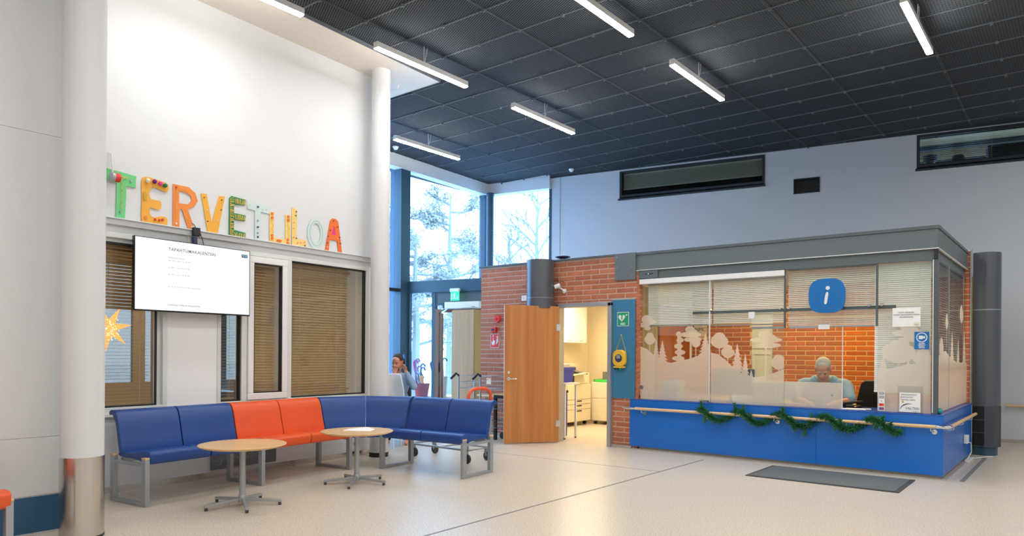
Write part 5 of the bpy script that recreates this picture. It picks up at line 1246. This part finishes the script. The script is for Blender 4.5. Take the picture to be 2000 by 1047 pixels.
MB().tube([(-.62, 0, .12), (-.62, 0, 1.02)], .014, 8).tube([(-.16, 0, .12), (-.16, 0, 1.02)], .014, 8).tube([(-.62, .4, .12), (-.62, .4, 1.0)], .012, 8).tube([(.02, .4, .12), (.02, .4, 1.0)], .012, 8).build('post', 'wire_steel', tr2)
for x in (-.62, -.16): MB().tube([(x, 0, 1.02), (x-.02, -.04, 1.06), (x-.10, -.08, .97)], .02, 10).build('grip', 'black', tr2, smooth=True)
def basket(z0, z1, x0, x1, y0, y1):
    mb = MB()
    for z in (z0, (z0+z1)/2, z1): mb.tube([(x0, y0, z), (x1, y0, z), (x1, y1, z), (x0, y1, z), (x0, y0, z)], .004, 5)
    n = int((x1-x0)/.03)
    for i in range(n+1):
        x = x0+(x1-x0)*i/n; mb.tube([(x, y0, z1), (x, y0, z0), (x, y1, z0), (x, y1, z1)], .002, 4)
    for i in range(1, 10):
        y = y0+(y1-y0)*i/10; mb.tube([(x0, y, z1), (x0, y, z0), (x1, y, z0), (x1, y, z1)], .002, 4)
    mb.build('wire_basket', 'wire_steel', tr2)
basket(.82, 1.02, -.6, .05, .02, .38); basket(.50, .62, -.6, .05, .02, .38); basket(.2, .32, -.6, .05, .02, .38)
MB().box(-.04, .05, .0, .003, .90, 1.0).build('price_card', 'white_paper', tr2); MB().tube([(-.1, -.01, .92), (0, -.01, .98), (.05, .0, 1.02)], .004, 5).build('strap', 'orange_foam', tr2)
for x in (-.58, .0):
    for y in (.02, .38): MB().lathe([(.055, -.014), (.055, .014)], 18, (x, y, .055), 'y').build('wheel', 'rubber', tr2)
sdt = thing('side_table', 'small birch topped table with black legs left of the wooden door', 'table', (-7.42, 8.72, 0))
MB().box(.0, .62, .0, .42, .72, .745).build('table_top', 'table_birch', sdt, bevel=.003)
MB().box(.02, .60, .02, .05, .67, .72).box(.02, .05, .05, .40, .67, .72).build('apron', 'black', sdt)
for x in (.02, .36):
    for y in (.02, .36): MB().box(x, x+.045, y, y+.045, 0, .67).build('leg', 'black', sdt)
wh = thing('wall_handrail', 'short pale wooden handrail on the brick wall behind the trolley', 'handrail', (0, 0, 0))
MB().tube([(-8.15, 9.20, .66), (-6.95, 9.20, .66)], .022, 12).build('rail', 'rail_wood', wh, smooth=True); 
for x in (-8.0, -7.2): MB().tube([(x, 9.20, .64), (x, 9.20, .61), (x, 9.29, .61)], .007, 8).build('bracket', 'chrome', wh)

# ------------------------------------------------------------------ seated visitor, chair, toys
vp = thing('person', 'dark haired person in light blue shirt phoning behind a white chair', 'person', (-8.42, 7.60, 0), R_(48))
hc2 = Vector((0, 0, 1.23)); hr2 = Matrix.Rotation(R_(-25), 3, 'Z') @ Matrix.Rotation(R_(12), 3, 'X'); S2 = 1.03
b = MB(); head(b, hc2, S2, hr2); b.cap((0, .05, 1.0), (0, .02, 1.15), .062, .056, 14); b.ell((0, .08, .88), (.18, .11, .2), 18); b.ell((0, .1, .62), (.17, .13, .22), 18); b.cap((-.17, .07, .98), (.17, .07, .98), .06, .06, 12)
b.cap((.19, .07, .96), (.26, -.12, .86), .055, .045, 12); b.cap((.26, -.12, .86), (.13, -.10, 1.10), .042, .03, 12); hand(b, (.13, -.10, 1.10), (-.35, .05, .9), (.6, .6, 0), .95, .9, 1)
b.cap((-.19, .07, .96), (-.22, -.15, .84), .055, .045, 12); b.cap((-.22, -.15, .84), (-.04, -.16, 1.07), .042, .03, 12); hand(b, (-.04, -.16, 1.07), (.2, .1, .9), (0, 1, 0), .95, 1.0, -1)
for sx in (-1, 1): b.cap((sx*.1, .08, .50), (sx*.14, -.40, .50), .085, .065, 12); b.cap((sx*.14, -.40, .50), (sx*.14, -.42, .08), .055, .04, 12); b.cap((sx*.14, -.42, .045), (sx*.14, -.56, .04), .04, .032, 10)
remesh(b.build('body', 'skin', vp), .007, 4)
s = MB(); s.ell((0, .08, .88), (.195, .125, .215), 18); s.ell((0, .1, .64), (.19, .15, .2), 18); s.cap((-.17, .07, .98), (.17, .07, .98), .073, .073, 12)
for sx, el, wr_ in ((1, (.26, -.12, .86), (.15, -.10, 1.06)), (-1, (-.22, -.15, .84), (-.07, -.16, 1.02))): s.cap((sx*.19, .07, .96), el, .07, .058, 12); s.cap(el, wr_, .056, .042, 12)
remesh(s.build('shirt', 'shirt_light', vp), .010, 3)
s = MB()
for sx in (-1, 1): s.cap((sx*.1, .08, .50), (sx*.14, -.40, .50), .098, .078, 12); s.cap((sx*.14, -.40, .50), (sx*.14, -.42, .10), .07, .055, 12)
remesh(s.build('trousers', 'trousers', vp), .012, 3)
s = MB()
def HQ(x, y, z): return hc2+hr2 @ Vector((x*S2, y*S2, z*S2))
s.ell(HQ(0, .03, .055), (.084*S2, .1*S2, .086*S2), 18, hr2); s.ell(HQ(0, .07, -.02), (.072*S2, .06*S2, .06*S2), 14, hr2); remesh(s.build('hair', 'hair_dark', vp), .006, 2)
s = MB(); s.ell(HQ(0, -.062, -.085), (.048*S2, .046*S2, .040*S2), 14, hr2); remesh(s.build('beard', 'hair_dark', vp), .006, 2)
face_parts(hc2, S2, hr2, vp, None, 'hair_dark')
ph = thing('mobile_phone', 'black mobile phone held to the ear of the phoning person', 'phone', tuple(Matrix.Rotation(R_(48), 3, 'Z') @ Vector((.105, -.05, 0))+Vector((-8.42, 7.60, 1.22))), R_(60)); MB().box(-.005, .005, -.035, .035, -.07, .07).build('case', 'black_gloss', ph, bevel=.003)
vc = thing('visitor_chair', 'dark chair under the phoning person', 'chair', (-8.42, 7.60, 0), R_(48))
MB().box(-.22, .22, -.22, .22, .36, .41).build('seat', 'black', vc, bevel=.02); MB().box(-.21, .21, .21, .25, .45, .85).build('backrest', 'black', vc, bevel=.02)
for x in (-.19, .19):
    for y in (-.19, .19): MB().tube([(x, y, 0), (x, y, .37)], .012, 8).build('leg', 'leg_grey', vc)
wc = thing('white_armchair', 'white moulded high backed chair right of the slim column', 'chair', (-8.02, 7.02, 0), R_(30))
def shell(pts, w0):
    mb = MB(); n = 9; vs_ = []
    for (y, z, wd_, cv) in pts:
        for j in range(n):
            f = (j/(n-1)-.5)*2; vs_.append((wd_/2*f, y-cv*f*f, z+cv*.3*f*f))
    mb.add(vs_, [(i*n+j, i*n+j+1, (i+1)*n+j+1, (i+1)*n+j) for i in range(len(pts)-1) for j in range(n-1)]); return mb
o = shell([(-.26, .40, .40, 0), (-.15, .42, .48, .02), (.05, .41, .50, .05), (.16, .48, .50, .09), (.21, .62, .50, .11), (.25, .80, .46, .10), (.28, .95, .34, .06), (.30, 1.04, .30, .03), (.32, 1.08, .24, .01)], 1).build('shell', 'white_plastic', wc, smooth=True)
o.modifiers.new('t', 'SOLIDIFY').thickness = .018; sb_ = o.modifiers.new('s', 'SUBSURF'); sb_.levels = 1; sb_.render_levels = 1
for x in (-.18, .18):
    for y in (-.18, .18): MB().tube([(x*.8, y*.8, .40), (x, y, 0)], .012, 8).build('leg', 'white_plastic', wc)
pc = thing('hanging_cord', 'thin white cord hanging beside the slim white column', 'cord', (-8.0, 6.75, 0)); MB().tube([(0, 0, 2.2), (.0, .02, 1.4), (.05, .05, .9), (.09, .08, .3)], .006, 6).build('cord', 'white_plastic', pc)
# ledge with bucket of toys seen through the screen pane
lg = thing('display_shelf', 'low pale wooden shelf behind the entrance glass', 'shelf', SC['loc'], SC['rotz'])
MB().box(.0, 1.5, .25, .75, .46, .50).build('shelf_board', 'cabinet_oak', lg); 
for x in (.05, 1.42): MB().box(x, x+.04, .3, .7, 0, .46).build('support', 'black', lg)
bu = thing('red_bucket', 'red plastic bucket full of toy canes on the shelf', 'bucket', on(SC, .08, .42, .50)); MB().lathe([(.115, 0), (.155, .25), (.165, .26), (.165, .27), (.15, .265), (.14, .25), (.11, .01)], 28).build('bucket', 'red_plastic', bu, smooth=True)
MB().tube([(-.14, 0, .26), (-.05, -.02, .30), (.14, 0, .26)], .004, 6).build('handle', 'chrome', bu)
bu2 = thing('white_bucket', 'white plastic bucket next to the red bucket', 'bucket', on(SC, .40, .60, .50)); MB().lathe([(.13, 0), (.17, .40), (.178, .41), (.17, .42), (.155, .41), (.12, .01)], 28).build('bucket', 'white_plastic', bu2, smooth=True); MB().tube([(-.17, 0, .38), (0, -.16, .26), (.17, 0, .38)], .004, 6).build('handle', 'white_plastic', bu2)
def cane(i, x, y, z, dx, h_, c, kind):
    nm_ = {0: 'toy_cane', 1: 'toy_flower', 2: 'toy_shovel'}[kind]
    lab = ['tall lilac toy cane', 'short dark blue toy cane', 'pink toy cane', 'lilac toy cane', 'orange toy shovel', 'yellow toy flower', 'blue toy cane', 'pale blue toy cane', 'teal toy flower', 'dark green toy cane', 'clear curved toy cane', 'red toy shovel', 'lilac curved toy cane', 'teal curved toy cane'][i]
    t = thing(nm_, lab+' standing in the buckets behind the entrance glass', 'toy', on(SC, x-.15, y, z))
    top = (dx, 0, h_)
    if kind == 0:
        r = .06; arc_ = [(top[0]+r-r*math.cos(a), 0, top[2]+r*math.sin(a)) for a in [PI*k/7 for k in range(8)]]
        MB().tube([(0, 0, 0), top]+arc_, .017, 8).build('stick', c, t, smooth=True)
    else:
        MB().tube([(0, 0, 0), top], .014, 8).build('stick', c, t)
        if kind == 1:
            for k in range(6): a = 2*PI*k/6; MB().ell((top[0]+.045*math.cos(a), 0, top[2]+.045*math.sin(a)), (.032, .01, .032), 10).build('petal', c, t)
        else: MB().prism(rrect(-.05+dx, .05+dx, h_, h_+.16, .03), -.008, .008, 'y').build('blade', c, t)
C_ = [(.10, .40, .50, -.02, .70, 'toy_lilac', 0), (.14, .47, .52, .03, .58, 'seat_blue', 0), (.16, .42, .55, -.16, .62, 'pink', 0), (.18, .45, .55, -.10, .50, 'toy_lilac', 0), (.22, .40, .55, .02, .22, 'craft_orange', 2), (.24, .44, .55, -.04, .34, 'toy_yellow', 1), (.27, .42, .55, -.08, .48, 'seat_blue', 0),
      (.26, .40, .55, -.20, .38, 'toy_pale', 0), (.52, .60, .60, .0, .52, 'toy_teal', 1), (.50, .62, .60, -.12, .66, 'craft_dark_green', 0), (.56, .60, .60, -.05, .84, 'toy_pale', 0), (.60, .58, .60, .0, .30, 'red_plastic', 2),
      (.48, .58, .60, -.18, .55, 'toy_lilac', 0), (.62, .60, .60, -.02, .62, 'toy_teal', 0)]
for i, q in enumerate(C_): cane(i, *q)
for k, (c, x, lb) in enumerate((('red_plastic', 1.02, 'dark red storage crate on the shelf beyond the door'), ('green_plastic', 1.27, 'green storage crate on the shelf beyond the door'))):
    t = thing('storage_crate', lb, 'crate', on(SC, x, .35, .50), SC['rotz']); MB().add([(-.1, 0, 0), (.1, 0, 0), (.1, .3, 0), (-.1, .3, 0), (-.12, -.02, .28), (.12, -.02, .28), (.12, .32, .28), (-.12, .32, .28)], [(0, 3, 2, 1), (0, 1, 5, 4), (1, 2, 6, 5), (2, 3, 7, 6), (3, 0, 4, 7)]).build('crate', c, t)
    MB().box(-.125, .125, -.03, .33, .27, .29).build('lid', ('red_plastic', 'pink')[k], t)
sw = thing('window_squeegee', 'blue handled pole leaning on the dark post', 'pole', (-10.0, 9.2, 0)); MB().tube([(0.12, 0, 0), (-.1, .1, 1.15)], .012, 8).build('pole', 'chrome', sw); MB().tube([(-.1, .1, 1.15), (-.14, .12, 1.35)], .02, 8).build('grip', 'sign_blue', sw)

# ------------------------------------------------------------------ outside
gd = struct('ground'); MB().box(-90, -10.55, -30, 90, -.45, -.25).box(-10.6, 8, 15, 90, -.45, -.25).build('snow_surface', 'snow', gd)
xp = thing('exterior_pillar', 'pale blue pillar outside the glass by the entrance', 'column', on(FA, .32, .55, -.25), FA['rotz']); MB().box(-.13, .13, -.1, .1, 0, 5.6).build('shaft', 'ext_blue', xp)
def tree(label, loc, h_, r, kind, seed, cat='tree'):
    random.seed(seed); t = thing({'pine': 'pine_tree', 'birch': 'bare_tree'}[kind], label, cat, loc)
    tk = MB(); tk.tube([(0, 0, 0), (.05, .03, h_*.4), (.0, .0, h_*.75), (.03, 0, h_)], [.17, .13, .08, .02] if kind == 'pine' else [.13, .1, .06, .015], 8); tk.build('trunk', 'bark', t)
    br = MB(); lf = MB()
    def twig(p, d, L, rad, dep):
        q = p+d*L; m_ = p+d*L*.5+Vector((random.uniform(-1, 1), random.uniform(-1, 1), random.uniform(-1, 1)))*L*.06
        br.tube([p, m_, q], rad*1.7, 4, rad*.9, caps=False)
        if dep:
            for k in range(4 if kind == 'birch' else 3):
                s_ = p+d*L*random.uniform(.35, 1); a = Vector((random.gauss(0, 1), random.gauss(0, 1), random.gauss(0, .8))).normalized()
                twig(s_, (d*1.0+a*.75+Vector((0, 0, .25 if kind == 'birch' else 0))).normalized(), L*.55, rad*.55, dep-1)
        if kind == 'pine':
            for _ in range(26 if dep else 18):
                c = p+d*L*random.uniform(.3, 1.05)+Vector((random.gauss(0, .13), random.gauss(0, .13), random.gauss(0, .10)))*r*.5
                u = Vector((random.gauss(0, 1), random.gauss(0, 1), random.gauss(0, .6))).normalized()*random.uniform(.06, .14); v = u.cross(Vector((random.gauss(0, 1), 0, 1))).normalized()*.03
                lf.add([c-u, c+v, c+u, c-v], [(0, 1, 2, 3)])
    n = 20 if kind == 'pine' else 15
    for k in range(n):
        z = h_*(.32+.66*k/n); a = random.uniform(0, 2*PI); f = 1-.65*abs((z/h_-.45))*1.5
        el_ = .15 if kind == 'pine' else 1.0; d = Vector((math.cos(a), math.sin(a), el_+random.uniform(-.1, .2))).normalized()
        twig(Vector((0, 0, z)), d, r*max(.25, f), .035 if kind == 'pine' else .028, 2)
    br.build('branches', 'bark', t)['kind'] = 'stuff'
    if lf.v: lf.build('foliage', 'frosty_needles', t)['kind'] = 'stuff'
tree('tall frosty pine left of the dark corner column', (-19.5, 20.3, -.3), 7.9, 1.9, 'pine', 3)
tree('frosty pine standing left of the tallest pine', (-21.5, 18.9, -.3), 7.2, 1.7, 'pine', 5)
tree('snowy pine seen just right of the dark post', (-18.6, 17.6, -.3), 6.0, 1.5, 'pine', 8)
tree('frosty pine seen between the white column and dark post', (-19, 14.9, -.3), 7.6, 1.6, 'pine', 11)
tree('big bare tree behind the right corner pane', (-17.4, 23.2, -.3), 8.4, 2.0, 'birch', 13)
tree('frosty pine cut off by the pale far wall', (-15.2, 24.6, -.3), 7.4, 1.7, 'pine', 17)
tree('thin bare tree outside beside the dark post', (-15.5, 13.4, -.3), 5.4, 1.3, 'birch', 19)
tree('small bare tree right of the corner column', (-19.8, 24.4, -.3), 6.8, 1.5, 'birch', 23)
